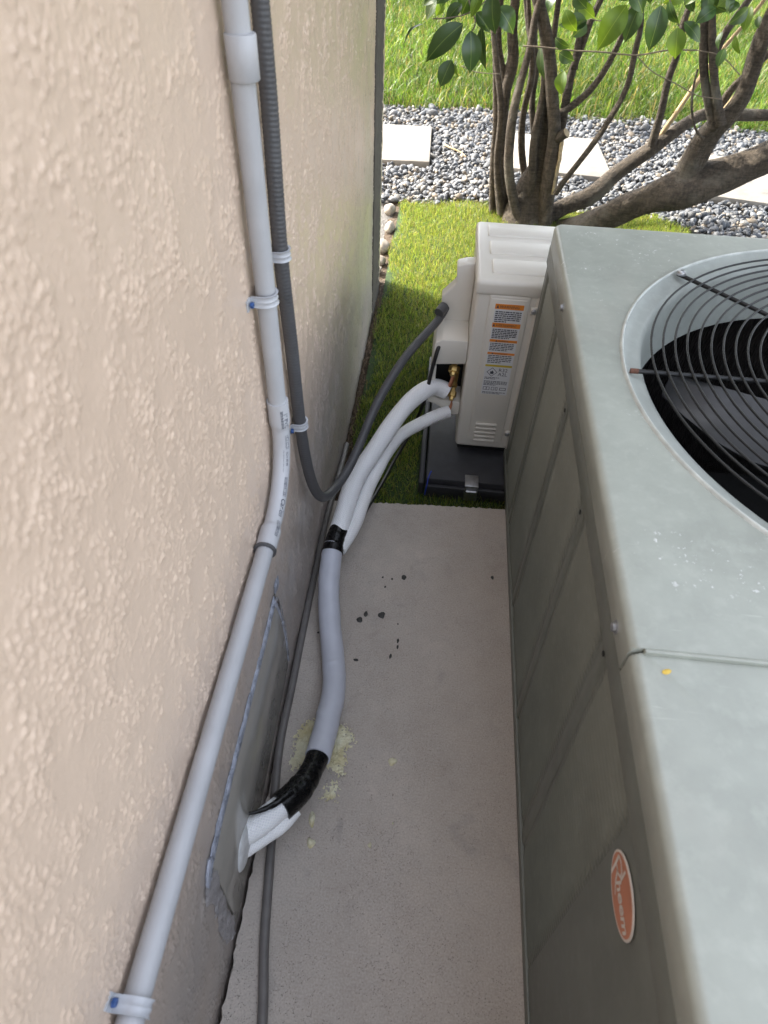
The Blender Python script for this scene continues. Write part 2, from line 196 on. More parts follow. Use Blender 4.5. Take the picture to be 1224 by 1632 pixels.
def prism(poly, axis, a, b_, bev=0.0, seg=2):
    """poly: 2D points; extruded along axis between a and b_."""
    b = bmesh.new()
    def P(p, t):
        return {'y': (p[0], t, p[1]), 'x': (t, p[0], p[1]), 'z': (p[0], p[1], t)}[axis]
    v0 = [b.verts.new(P(p, a)) for p in poly]
    v1 = [b.verts.new(P(p, b_)) for p in poly]
    b.faces.new(v0); b.faces.new(v1[::-1])
    n = len(poly)
    for i in range(n):
        b.faces.new((v0[i], v1[i], v1[(i+1) % n], v0[(i+1) % n]))
    bmesh.ops.recalc_face_normals(b, faces=b.faces)
    if bev > 0:
        bmesh.ops.bevel(b, geom=b.edges[:], offset=bev, segments=seg, profile=0.5, affect='EDGES', clamp_overlap=True)
    return b

def catmull(P, step):
    """Dense Catmull-Rom resampling of rows (x,y,z[,r...]) at about step metres."""
    P = np.asarray(P, float)
    n = len(P)
    ext = np.vstack([2*P[0]-P[1], P, 2*P[-1]-P[-2]])
    out = []
    for i in range(n-1):
        p0, p1, p2, p3 = ext[i:i+4]
        d = np.linalg.norm(p2[:3]-p1[:3])
        k = max(1, int(math.ceil(d/step)))
        for j in range(k):
            t = j/k
            out.append(0.5*((2*p1)+(-p0+p2)*t+(2*p0-5*p1+4*p2-p3)*t*t+(-p0+3*p1-3*p2+p3)*t**3))
    out.append(P[-1])
    return np.array(out)

def smooth_path(P, it=2):
    P = np.array(P, float)
    for _ in range(it):
        Q = P.copy(); Q[1:-1] = 0.25*P[:-2]+0.5*P[1:-1]+0.25*P[2:]; P = Q
    return P

def frames(P):
    T = np.gradient(P, axis=0); T /= np.linalg.norm(T, axis=1)[:, None]
    N = np.zeros_like(P)
    a = np.array([0, 0, 1.0]) if abs(T[0][2]) < 0.9 else np.array([1.0, 0, 0])
    n = a - T[0]*(a@T[0]); n /= np.linalg.norm(n); N[0] = n
    for i in range(1, len(P)):
        n = N[i-1] - T[i]*(N[i-1]@T[i]); N[i] = n/np.linalg.norm(n)
    return T, N, np.cross(T, N)

def tube(path, radius, seg=16, cap=True, bump=None, squash=None):
    """Swept tube. radius: scalar or array per path point; bump(s, ang) -> factor. Returns (V, F), uv."""
    P = np.asarray(path, float)[:, :3]
    n = len(P)
    r = np.full(n, radius) if np.isscalar(radius) else np.asarray(radius, float)
    T, N, B = frames(P)
    s = np.concatenate([[0], np.cumsum(np.linalg.norm(np.diff(P, axis=0), axis=1))])
    ang = np.linspace(0, 2*math.pi, seg, endpoint=False)
    S, A = np.meshgrid(s, ang, indexing='ij')
    Rr = r[:, None]*np.ones_like(A)
    if bump is not None:
        Rr = Rr*bump(S, A)
    V = P[:, None, :]+Rr[..., None]*(np.cos(A)[..., None]*N[:, None, :]+np.sin(A)[..., None]*B[:, None, :])
    V = V.reshape(-1, 3)
    uv = np.stack([S, A/(2*math.pi)], -1).reshape(-1, 2)
    F = []
    for i in range(n-1):
        a = i*seg; b = a+seg
        for j in range(seg):
            k = (j+1) % seg
            F.append((a+j, a+k, b+k, b+j))
    if cap:
        F.append(tuple(range(seg-1, -1, -1)))
        F.append(tuple((n-1)*seg+j for j in range(seg)))
    return (V, F), uv

def lathe(prof, center, axis=(0, 0, 1), seg=32):
    """prof: list of (r, h) along axis."""
    ax = Vector(axis).normalized()
    u = ax.orthogonal().normalized(); w = ax.cross(u)
    V = []; F = []
    for r, h in prof:
        for j in range(seg):
            a = 2*math.pi*j/seg
            V.append(tuple(Vector(center)+ax*h+(u*math.cos(a)+w*math.sin(a))*r))
    for i in range(len(prof)-1):
        for j in range(seg):
            k = (j+1) % seg
            F.append((i*seg+j, i*seg+k, (i+1)*seg+k, (i+1)*seg+j))
    F.append(tuple(range(seg-1, -1, -1)))
    F.append(tuple((len(prof)-1)*seg+j for j in range(seg)))
    return V, F

def merge(parts):
    V = []; F = []
    for v, f in parts:
        o = len(V); V += [tuple(p) for p in v]
        F += [tuple(i+o for i in q) for q in f]
    return V, F

def text_mesh(body, size, shear=0.0, space=1.0, bold=0.0):
    cu = bpy.data.curves.new('t', 'FONT')
    cu.body = body; cu.size = size; cu.shear = shear; cu.space_character = space; cu.offset = bold
    cu.resolution_u = 3
    o = bpy.data.objects.new('t', cu)
    COL.objects.link(o)
    bpy.context.view_layer.update()
    me = bpy.data.meshes.new_from_object(o.evaluated_get(bpy.context.evaluated_depsgraph_get()))
    V = np.array([v.co[:] for v in me.vertices]).reshape(-1, 3)
    F = [tuple(p.vertices) for p in me.polygons]
    bpy.data.objects.remove(o); bpy.data.curves.remove(cu); bpy.data.meshes.remove(me)
    return V, F

def fft_noise(shape, spacing, wl, seed=0):
    """Smooth gaussian random field; spacing = (dy, dx) of the samples in metres, wl = feature size."""
    g = np.random.default_rng(seed)
    w = g.standard_normal(shape)
    fy = np.fft.fftfreq(shape[0], spacing[0])[:, None]; fx = np.fft.rfftfreq(shape[1], spacing[1])[None, :]
    k2 = fy**2+fx**2
    f = np.fft.irfft2(np.fft.rfft2(w)*np.exp(-k2*(wl*0.7)**2*2), s=shape)
    return (f-f.mean())/f.std()

# ------------------------------------------------------------------ materials
def new_mat(name):
    m = bpy.data.materials.new(name)
    m.use_nodes = True
    nt = m.node_tree
    return m, nt, nt.nodes['Principled BSDF']

def nd(nt, typ, **kw):
    n = nt.nodes.new(typ)
    for k, v in kw.items():
        if hasattr(n, k): setattr(n, k, v)
        else: n.inputs[k].default_value = v
    return n

def noise(nt, scale, detail=4.0, rough=0.55, vec=None, dist=0.0):
    n = nd(nt, 'ShaderNodeTexNoise')
    n.inputs['Scale'].default_value = scale; n.inputs['Detail'].default_value = detail
    n.inputs['Roughness'].default_value = rough; n.inputs['Distortion'].default_value = dist
    if vec is not None: nt.links.new(vec, n.inputs['Vector'])
    return n

def ramp(nt, src, a, b, ca=(0, 0, 0, 1), cb=(1, 1, 1, 1)):
    r = nd(nt, 'ShaderNodeValToRGB')
    r.color_ramp.elements[0].position = a; r.color_ramp.elements[1].position = b
    r.color_ramp.elements[0].color = ca; r.color_ramp.elements[1].color = cb
    nt.links.new(src, r.inputs[0])
    return r

def mixc(nt, fac, a, b, blend='MIX'):
    m = nd(nt, 'ShaderNodeMix', data_type='RGBA', blend_type=blend)
    for sock, v in ((m.inputs[0], fac), (m.inputs[6], a), (m.inputs[7], b)):
        if isinstance(v, (int, float)): sock.default_value = v
        elif isinstance(v, (tuple, list)): sock.default_value = (*v[:3], 1)
        else: nt.links.new(v, sock)
    return m.outputs[2]

def coord(nt, which='Object', scale=None):
    t = nd(nt, 'ShaderNodeTexCoord')
    o = t.outputs[which]
    if scale is not None:
        mp = nd(nt, 'ShaderNodeMapping'); mp.inputs['Scale'].default_value = scale
        nt.links.new(o, mp.inputs['Vector']); o = mp.outputs[0]
    return o

def bumpn(nt, height, dist, strength=1.0, prev=None):
    b = nd(nt, 'ShaderNodeBump')
    b.inputs['Distance'].default_value = dist; b.inputs['Strength'].default_value = strength
    nt.links.new(height, b.inputs['Height'])
    if prev is not None: nt.links.new(prev, b.inputs['Normal'])
    return b.outputs[0]

def simple(name, c, rough=0.5, var=0.12, scale=30.0, metal=0.0, bump=0.0, bscale=200.0, spec=0.5, coat=0.0):
    m, nt, p = new_mat(name)
    v = coord(nt)
    n = noise(nt, scale, 5.0, vec=v)
    lo = tuple(x*(1-var) for x in c); hi = tuple(min(1, x*(1+var)) for x in c)
    r = ramp(nt, n.outputs['Fac'], 0.3, 0.7, (*lo, 1), (*hi, 1))
    nt.links.new(r.outputs[0], p.inputs['Base Color'])
    rr = nd(nt, 'ShaderNodeMapRange'); rr.inputs['To Min'].default_value = max(0.02, rough-0.08); rr.inputs['To Max'].default_value = min(1, rough+0.08)
    n2 = noise(nt, scale*2.3, 3.0, vec=v)
    nt.links.new(n2.outputs['Fac'], rr.inputs['Value']); nt.links.new(rr.outputs[0], p.inputs['Roughness'])
    p.inputs['Metallic'].default_value = metal
    p.inputs['Specular IOR Level'].default_value = spec
    p.inputs['Coat Weight'].default_value = coat
    if bump > 0:
        n3 = noise(nt, bscale, 4.0, vec=v)
        nt.links.new(bumpn(nt, n3.outputs['Fac'], bump), p.inputs['Normal'])
    return m

def stucco_mat():
    m, nt, p = new_mat('beige_stucco_paint')
    v = coord(nt)
    n1 = noise(nt, 3.0, 5, vec=v)
    c = mixc(nt, n1.outputs['Fac'], (0.59, 0.452, 0.348), (0.66, 0.512, 0.40))
    # algae specks: dark flecks stretched down the wall towards the far corner
    vs = coord(nt, 'Object', (1, 60, 16))
    n2 = noise(nt, 1.0, 6, 0.65, vec=vs)
    sp = ramp(nt, n2.outputs['Fac'], 0.53, 0.66)
    sep = nd(nt, 'ShaderNodeSeparateXYZ'); nt.links.new(v, sep.inputs[0])
    far = nd(nt, 'ShaderNodeMapRange'); far.inputs['From Min'].default_value = -0.1; far.inputs['From Max'].default_value = 1.25
    nt.links.new(sep.outputs['Y'], far.inputs['Value'])
    mul = nd(nt, 'ShaderNodeMath', operation='MULTIPLY'); nt.links.new(sp.outputs[0], mul.inputs[0]); nt.links.new(far.outputs[0], mul.inputs[1])
    m2 = nd(nt, 'ShaderNodeMath', operation='MULTIPLY'); nt.links.new(mul.outputs[0], m2.inputs[0]); m2.inputs[1].default_value = 0.75
    c = mixc(nt, m2.outputs[0], c, (0.13, 0.115, 0.085))
    # patchy grey mixed into the lower wall colour, fading out upwards
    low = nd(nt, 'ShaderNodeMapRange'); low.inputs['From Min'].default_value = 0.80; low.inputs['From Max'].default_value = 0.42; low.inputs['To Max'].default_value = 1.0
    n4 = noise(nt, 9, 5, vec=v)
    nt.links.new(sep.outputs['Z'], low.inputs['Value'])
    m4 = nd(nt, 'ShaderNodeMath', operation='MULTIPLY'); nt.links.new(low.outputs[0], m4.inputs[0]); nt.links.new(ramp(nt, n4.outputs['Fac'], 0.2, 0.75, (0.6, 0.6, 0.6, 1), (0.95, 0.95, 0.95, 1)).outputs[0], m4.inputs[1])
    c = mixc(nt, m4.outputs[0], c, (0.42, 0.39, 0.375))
    # thin green film of algae towards the corner
    n9 = noise(nt, 2.4, 4, vec=v); g9 = ramp(nt, n9.outputs['Fac'], 0.42, 0.66, (0, 0, 0, 1), (0.6, 0.6, 0.6, 1))
    m9 = nd(nt, 'ShaderNodeMath', operation='MULTIPLY'); nt.links.new(g9.outputs[0], m9.inputs[0]); nt.links.new(far.outputs[0], m9.inputs[1])
    c = mixc(nt, m9.outputs[0], c, (0.36, 0.36, 0.20))
    nt.links.new(c, p.inputs['Base Color'])
    p.inputs['Roughness'].default_value = 0.28
    p.inputs['Specular IOR Level'].default_value = 0.6
    na = noise(nt, 125, 2, 0.5, vec=v, dist=0.15); nb = noise(nt, 260, 2, 0.5, vec=v); nm = noise(nt, 13, 4, 0.6, vec=v); n5 = noise(nt, 700, 3, vec=v)
    pl = ramp(nt, na.outputs['Fac'], 0.56, 0.66); cr = ramp(nt, nb.outputs['Fac'], 0.56, 0.68); mk = ramp(nt, nm.outputs['Fac'], 0.40, 0.60, (0.08, 0.08, 0.08, 1), (1, 1, 1, 1))
    hs = nd(nt, 'ShaderNodeMath', operation='MULTIPLY_ADD'); nt.links.new(cr.outputs[0], hs.inputs[0]); hs.inputs[1].default_value = 0.75; nt.links.new(pl.outputs[0], hs.inputs[2])
    hm = nd(nt, 'ShaderNodeMath', operation='MULTIPLY'); nt.links.new(hs.outputs[0], hm.inputs[0]); nt.links.new(mk.outputs[0], hm.inputs[1])
    b = bumpn(nt, hm.outputs[0], 0.0007, 0.35)
    b = bumpn(nt, n5.outputs['Fac'], 0.0006, 0.5, b)
    nt.links.new(b, p.inputs['Normal'])
    return m

def concrete_mat():
    m, nt, p = new_mat('broom_concrete')
    v = coord(nt)
    n1 = noise(nt, 3.2, 7, 0.68, vec=v); n2 = noise(nt, 22, 5, 0.65, vec=v); n3 = noise(nt, 260, 2, 0.5, vec=v)
    c = mixc(nt, ramp(nt, n1.outputs['Fac'], 0.33, 0.66).outputs[0], (0.36, 0.316, 0.278), (0.53, 0.472, 0.42))
    r2 = ramp(nt, n2.outputs['Fac'], 0.35, 0.7)
    c = mixc(nt, r2.outputs[0], c, (0.44, 0.396, 0.356))
    # rust wash on the cabinet side
    sep = nd(nt, 'ShaderNodeSeparateXYZ'); nt.links.new(v, sep.inputs[0])
    rr = nd(nt, 'ShaderNodeMapRange'); rr.inputs['From Min'].default_value = 0.02; rr.inputs['From Max'].default_value = 0.30; rr.inputs['To Max'].default_value = 0.75
    nt.links.new(sep.outputs['X'], rr.inputs['Value'])
    n6 = noise(nt, 5, 5, vec=v)
    mm = nd(nt, 'ShaderNodeMath', operation='MULTIPLY'); nt.links.new(rr.outputs[0], mm.inputs[0]); nt.links.new(n6.outputs['Fac'], mm.inputs[1])
    c = mixc(nt, mm.outputs[0], c, (0.36, 0.295, 0.235))
    # dark pores
    vo = nd(nt, 'ShaderNodeTexVoronoi'); vo.inputs['Scale'].default_value = 270; nt.links.new(v, vo.inputs['Vector'])
    po = ramp(nt, vo.outputs['Distance'], 0.10, 0.26, (1, 1, 1, 1), (0, 0, 0, 1))
    n7 = noise(nt, 60, 4, vec=v); n7b = noise(nt, 4.5, 4, vec=v); n7c = nd(nt, 'ShaderNodeMath', operation='ADD'); nt.links.new(n7.outputs['Fac'], n7c.inputs[0]); nt.links.new(n7b.outputs['Fac'], n7c.inputs[1])
    p7 = ramp(nt, n7c.outputs[0], 0.98, 1.16)
    mp = nd(nt, 'ShaderNodeMath', operation='MULTIPLY'); nt.links.new(po.outputs[0], mp.inputs[0]); nt.links.new(p7.outputs[0], mp.inputs[1])
    mp2 = nd(nt, 'ShaderNodeMath', operation='MULTIPLY'); nt.links.new(mp.outputs[0], mp2.inputs[0]); mp2.inputs[1].default_value = 0.7
    c = mixc(nt, mp2.outputs[0], c, (0.10, 0.09, 0.085))
    r3_ = ramp(nt, n3.outputs['Fac'], 0.3, 0.7, (0.84, 0.84, 0.84, 1), (1.06, 1.06, 1.06, 1))
    c = mixc(nt, 1.0, c, r3_.outputs[0], 'MULTIPLY')
    # faint scuffs
    n8 = noise(nt, 7, 6, 0.7, vec=v, dist=1.0); s8 = ramp(nt, n8.outputs['Fac'], 0.58, 0.72, (0, 0, 0, 1), (0.45, 0.45, 0.45, 1))
    c = mixc(nt, s8.outputs[0], c, (0.22, 0.21, 0.20))
    nt.links.new(c, p.inputs['Base Color'])
    p.inputs['Roughness'].default_value = 0.85
    b = bumpn(nt, n3.outputs['Fac'], 0.0009, 0.45)
    inv = nd(nt, 'ShaderNodeMath', operation='MULTIPLY'); nt.links.new(mp.outputs[0], inv.inputs[0]); inv.inputs[1].default_value = -1
    b = bumpn(nt, inv.outputs[0], 0.0015, 0.8, b)
    nt.links.new(b, p.inputs['Normal'])
    return m

def cabinet_mat(name, c, rough, flecks=True):
    m, nt, p = new_mat(name)
    v = coord(nt)
    n1 = noise(nt, 4.5, 6, 0.65, vec=v); n2 = noise(nt, 38, 5, 0.6, vec=v)
    lo = tuple(x*0.80 for x in c); hi = tuple(x*1.12 for x in c)
    col = mixc(nt, ramp(nt, n1.outputs['Fac'], 0.3, 0.7).outputs[0], lo, hi)
    r2 = ramp(nt, n2.outputs['Fac'], 0.50, 0.72, (0, 0, 0, 1), (0.25, 0.25, 0.25, 1))
    col = mixc(nt, r2.outputs[0], col, tuple(min(1, x*1.35+0.03) for x in c))
    if flecks:
        n3 = noise(nt, 85, 5, 0.7, vec=v); n4 = noise(nt, 6.0, 3, vec=v)
        a = ramp(nt, n3.outputs['Fac'], 0.61, 0.66); b = ramp(nt, n4.outputs['Fac'], 0.54, 0.66)
        mu = nd(nt, 'ShaderNodeMath', operation='MULTIPLY'); nt.links.new(a.outputs[0], mu.inputs[0]); nt.links.new(b.outputs[0], mu.inputs[1])
        col = mixc(nt, mu.outputs[0], col, (0.72, 0.73, 0.72))
        n5 = noise(nt, 2.6, 4, 0.6, vec=v); d5 = ramp(nt, n5.outputs['Fac'], 0.58, 0.75, (0, 0, 0, 1), (0.35, 0.35, 0.35, 1))
        col = mixc(nt, d5.outputs[0], col, (0.42, 0.40, 0.35))
    nt.links.new(col, p.inputs['Base Color'])
    mr = nd(nt, 'ShaderNodeMapRange'); mr.inputs['To Min'].default_value = rough-0.08; mr.inputs['To Max'].default_value = rough+0.14
    nt.links.new(n2.outputs['Fac'], mr.inputs['Value']); nt.links.new(mr.outputs[0], p.inputs['Roughness'])
    # hairline scratches and dried water marks
    vs = coord(nt, 'Object', (9, 130, 9)); ns = noise(nt, 1.0, 3, 0.5, vec=vs, dist=0.4); sc = ramp(nt, ns.outputs['Fac'], 0.70, 0.73, (0, 0, 0, 1), (0.25, 0.25, 0.25, 1) if flecks else (0.06, 0.06, 0.06, 1))
    col = mixc(nt, sc.outputs[0], col, tuple(min(1, x*1.5+0.05) for x in c))
    nt.links.new(col, p.inputs['Base Color'])
    n6 = noise(nt, 3.0, 2, vec=v)
    b = bumpn(nt, n6.outputs['Fac'], 0.004, 0.25)
    b = bumpn(nt, n2.outputs['Fac'], 0.0001, 0.2, b)
    nt.links.new(b, p.inputs['Normal'])
    return m

def attr_leaf_mat(name, transl=0.35, rough=0.5, tint=(1, 1, 1)):
    m, nt, p = new_mat(name)
    at = nd(nt, 'ShaderNodeAttribute', attribute_name='col')
    c = mixc(nt, 1.0, at.outputs['Color'], tint, 'MULTIPLY')
    nt.links.new(c, p.inputs['Base Color'])
    p.inputs['Roughness'].default_value = rough
    tr = nd(nt, 'ShaderNodeBsdfTranslucent')
    c2 = mixc(nt, 1.0, c, (1.5, 1.45, 0.7), 'MULTIPLY')
    nt.links.new(c2, tr.inputs['Color'])
    mx = nd(nt, 'ShaderNodeMixShader'); mx.inputs[0].default_value = transl
    nt.links.new(p.outputs[0], mx.inputs[1]); nt.links.new(tr.outputs[0], mx.inputs[2])
    nt.links.new(mx.outputs[0], nt.nodes['Material Output'].inputs['Surface'])
    return m

def leaf_mat(name, c, transl, rough):
    m, nt, p = new_mat(name)
    v = coord(nt)
    n1 = noise(nt, 25, 4, vec=v)
    col = mixc(nt, n1.outputs['Fac'], tuple(x*0.8 for x in c), tuple(x*1.25 for x in c))
    uvn = nd(nt, 'ShaderNodeUVMap', uv_map='UVMap')
    sp = nd(nt, 'ShaderNodeSeparateXYZ'); nt.links.new(uvn.outputs[0], sp.inputs[0])
    ab = nd(nt, 'ShaderNodeMath', operation='ABSOLUTE'); nt.links.new(sp.outputs['Y'], ab.inputs[0])
    mid = ramp(nt, ab.outputs[0], 0.01, 0.05, (0.35, 0.35, 0.35, 1), (0, 0, 0, 1))
    col = mixc(nt, mid.outputs[0], col, (0.22, 0.30, 0.09))
    # side veins
    ad = nd(nt, 'ShaderNodeMath', operation='MULTIPLY_ADD'); nt.links.new(ab.outputs[0], ad.inputs[0]); ad.inputs[1].default_value = -0.35; nt.links.new(sp.outputs['X'], ad.inputs[2])
    wv = nd(nt, 'ShaderNodeMath', operation='MULTIPLY'); nt.links.new(ad.outputs[0], wv.inputs[0]); wv.inputs[1].default_value = 75.0
    sn = nd(nt, 'ShaderNodeMath', operation='SINE'); nt.links.new(wv.outputs[0], sn.inputs[0])
    nt.links.new(col, p.inputs['Base Color'])
    nt.links.new(bumpn(nt, sn.outputs[0], 0.0003, 0.18), p.inputs['Normal'])
    p.inputs['Roughness'].default_value = rough
    tr = nd(nt, 'ShaderNodeBsdfTranslucent')
    nt.links.new(mixc(nt, 1.0, col, (1.9, 1.7, 0.55), 'MULTIPLY'), tr.inputs['Color'])
    mx = nd(nt, 'ShaderNodeMixShader'); mx.inputs[0].default_value = transl
    nt.links.new(p.outputs[0], mx.inputs[1]); nt.links.new(tr.outputs[0], mx.inputs[2])
    nt.links.new(mx.outputs[0], nt.nodes['Material Output'].inputs['Surface'])
    return m

def bark_mat():
    m, nt, p = new_mat('grey_brown_bark')
    v = coord(nt)
    n1 = noise(nt, 9, 6, 0.65, vec=v); n2 = noise(nt, 70, 6, 0.7, vec=coord(nt, 'Object', (1, 1, 0.45)))
    c = mixc(nt, n1.outputs['Fac'], (0.042, 0.033, 0.024), (0.118, 0.092, 0.066))
    r = ramp(nt, n2.outputs['Fac'], 0.38, 0.62, (0.55, 0.55, 0.55, 1), (1.15, 1.15, 1.15, 1))
    c = mixc(nt, 1.0, c, r.outputs[0], 'MULTIPLY')
    nl = noise(nt, 16, 4, 0.7, vec=coord(nt, 'Object', (1, 1, 7))); rl = ramp(nt, nl.outputs['Fac'], 0.40, 0.56, (0.62, 0.60, 0.58, 1), (1.1, 1.1, 1.1, 1))
    c = mixc(nt, 1.0, c, rl.outputs[0], 'MULTIPLY')
    n3 = noise(nt, 5, 4, vec=v); l3 = ramp(nt, n3.outputs['Fac'], 0.55, 0.70, (0, 0, 0, 1), (0.6, 0.6, 0.6, 1))
    c = mixc(nt, l3.outputs[0], c, (0.165, 0.155, 0.125))
    nt.links.new(c, p.inputs['Base Color'])
    p.inputs['Roughness'].default_value = 0.85
    nt.links.new(bumpn(nt, n2.outputs['Fac'], 0.022, 1.0), p.inputs['Normal'])
    return m

def weave_mat(name, c, across=22, along=420.0):
    """White embossed insulation jacket: fine diagonal weave in relief."""
    m, nt, p = new_mat(name)
    uvn = nd(nt, 'ShaderNodeUVMap', uv_map='UVMap')
    sp = nd(nt, 'ShaderNodeSeparateXYZ'); nt.links.new(uvn.outputs[0], sp.inputs[0])
    def lin(a, b):
        x = nd(nt, 'ShaderNodeMath', operation='MULTIPLY'); nt.links.new(sp.outputs['X'], x.inputs[0]); x.inputs[1].default_value = a
        y = nd(nt, 'ShaderNodeMath', operation='MULTIPLY_ADD'); nt.links.new(sp.outputs['Y'], y.inputs[0]); y.inputs[1].default_value = b; nt.links.new(x.outputs[0], y.inputs[2])
        s = nd(nt, 'ShaderNodeMath', operation='SINE'); nt.links.new(y.outputs[0], s.inputs[0]); return s.outputs[0]
    k = 2*math.pi*across
    a = lin(along*2, k); b = lin(along*2, -k)
    mx = nd(nt, 'ShaderNodeMath', operation='MAXIMUM'); nt.links.new(a, mx.inputs[0]); nt.links.new(b, mx.inputs[1])
    v = coord(nt); n = noise(nt, 14, 5, vec=v)
    col = mixc(nt, n.outputs['Fac'], tuple(x*0.93 for x in c), c)
    gr = ramp(nt, mx.outputs[0], 0.0, 0.55, (0.88, 0.89, 0.92, 1), (1, 1, 1, 1))
    col = mixc(nt, 1.0, col, gr.outputs[0], 'MULTIPLY')
    nt.links.new(col, p.inputs['Base Color'])
    p.inputs['Roughness'].default_value = 0.5
    nt.links.new(bumpn(nt, mx.outputs[0], 0.0007, 0.45), p.inputs['Normal'])
    return m

def attr_stone_mat():
    m, nt, p = new_mat('river_gravel')
    at = nd(nt, 'ShaderNodeAttribute', attribute_name='col')
    v = coord(nt); n = noise(nt, 55, 5, 0.65, vec=v)
    r = ramp(nt, n.outputs['Fac'], 0.3, 0.7, (0.65, 0.65, 0.65, 1), (1.25, 1.25, 1.25, 1))
    nt.links.new(mixc(nt, 1.0, at.outputs['Color'], r.outputs[0], 'MULTIPLY'), p.inputs['Base Color'])
    p.inputs['Roughness'].default_value = 0.7
    return m

def foam_mat():
    m, nt, p = new_mat('pale_yellow_foam')
    v = coord(nt); n1 = noise(nt, 16, 5, 0.6, vec=v); n2 = noise(nt, 150, 5, 0.7, vec=v)
    c = mixc(nt, ramp(nt, n1.outputs['Fac'], 0.35, 0.68).outputs[0], (0.82, 0.80, 0.63), (0.60, 0.52, 0.27))
    vo = nd(nt, 'ShaderNodeTexVoronoi'); vo.inputs['Scale'].default_value = 210; nt.links.new(v, vo.inputs['Vector'])
    h = ramp(nt, vo.outputs['Distance'], 0.08, 0.25, (1, 1, 1, 1), (0, 0, 0, 1)); k = ramp(nt, n2.outputs['Fac'], 0.5, 0.62)
    mu = nd(nt, 'ShaderNodeMath', operation='MULTIPLY'); nt.links.new(h.outputs[0], mu.inputs[0]); nt.links.new(k.outputs[0], mu.inputs[1])
    c = mixc(nt, mu.outputs[0], c, (0.20, 0.18, 0.12))
    nt.links.new(c, p.inputs['Base Color']); p.inputs['Roughness'].default_value = 0.6
    nt.links.new(bumpn(nt, n2.outputs['Fac'], 0.006, 0.9), p.inputs['Normal'])
    return m

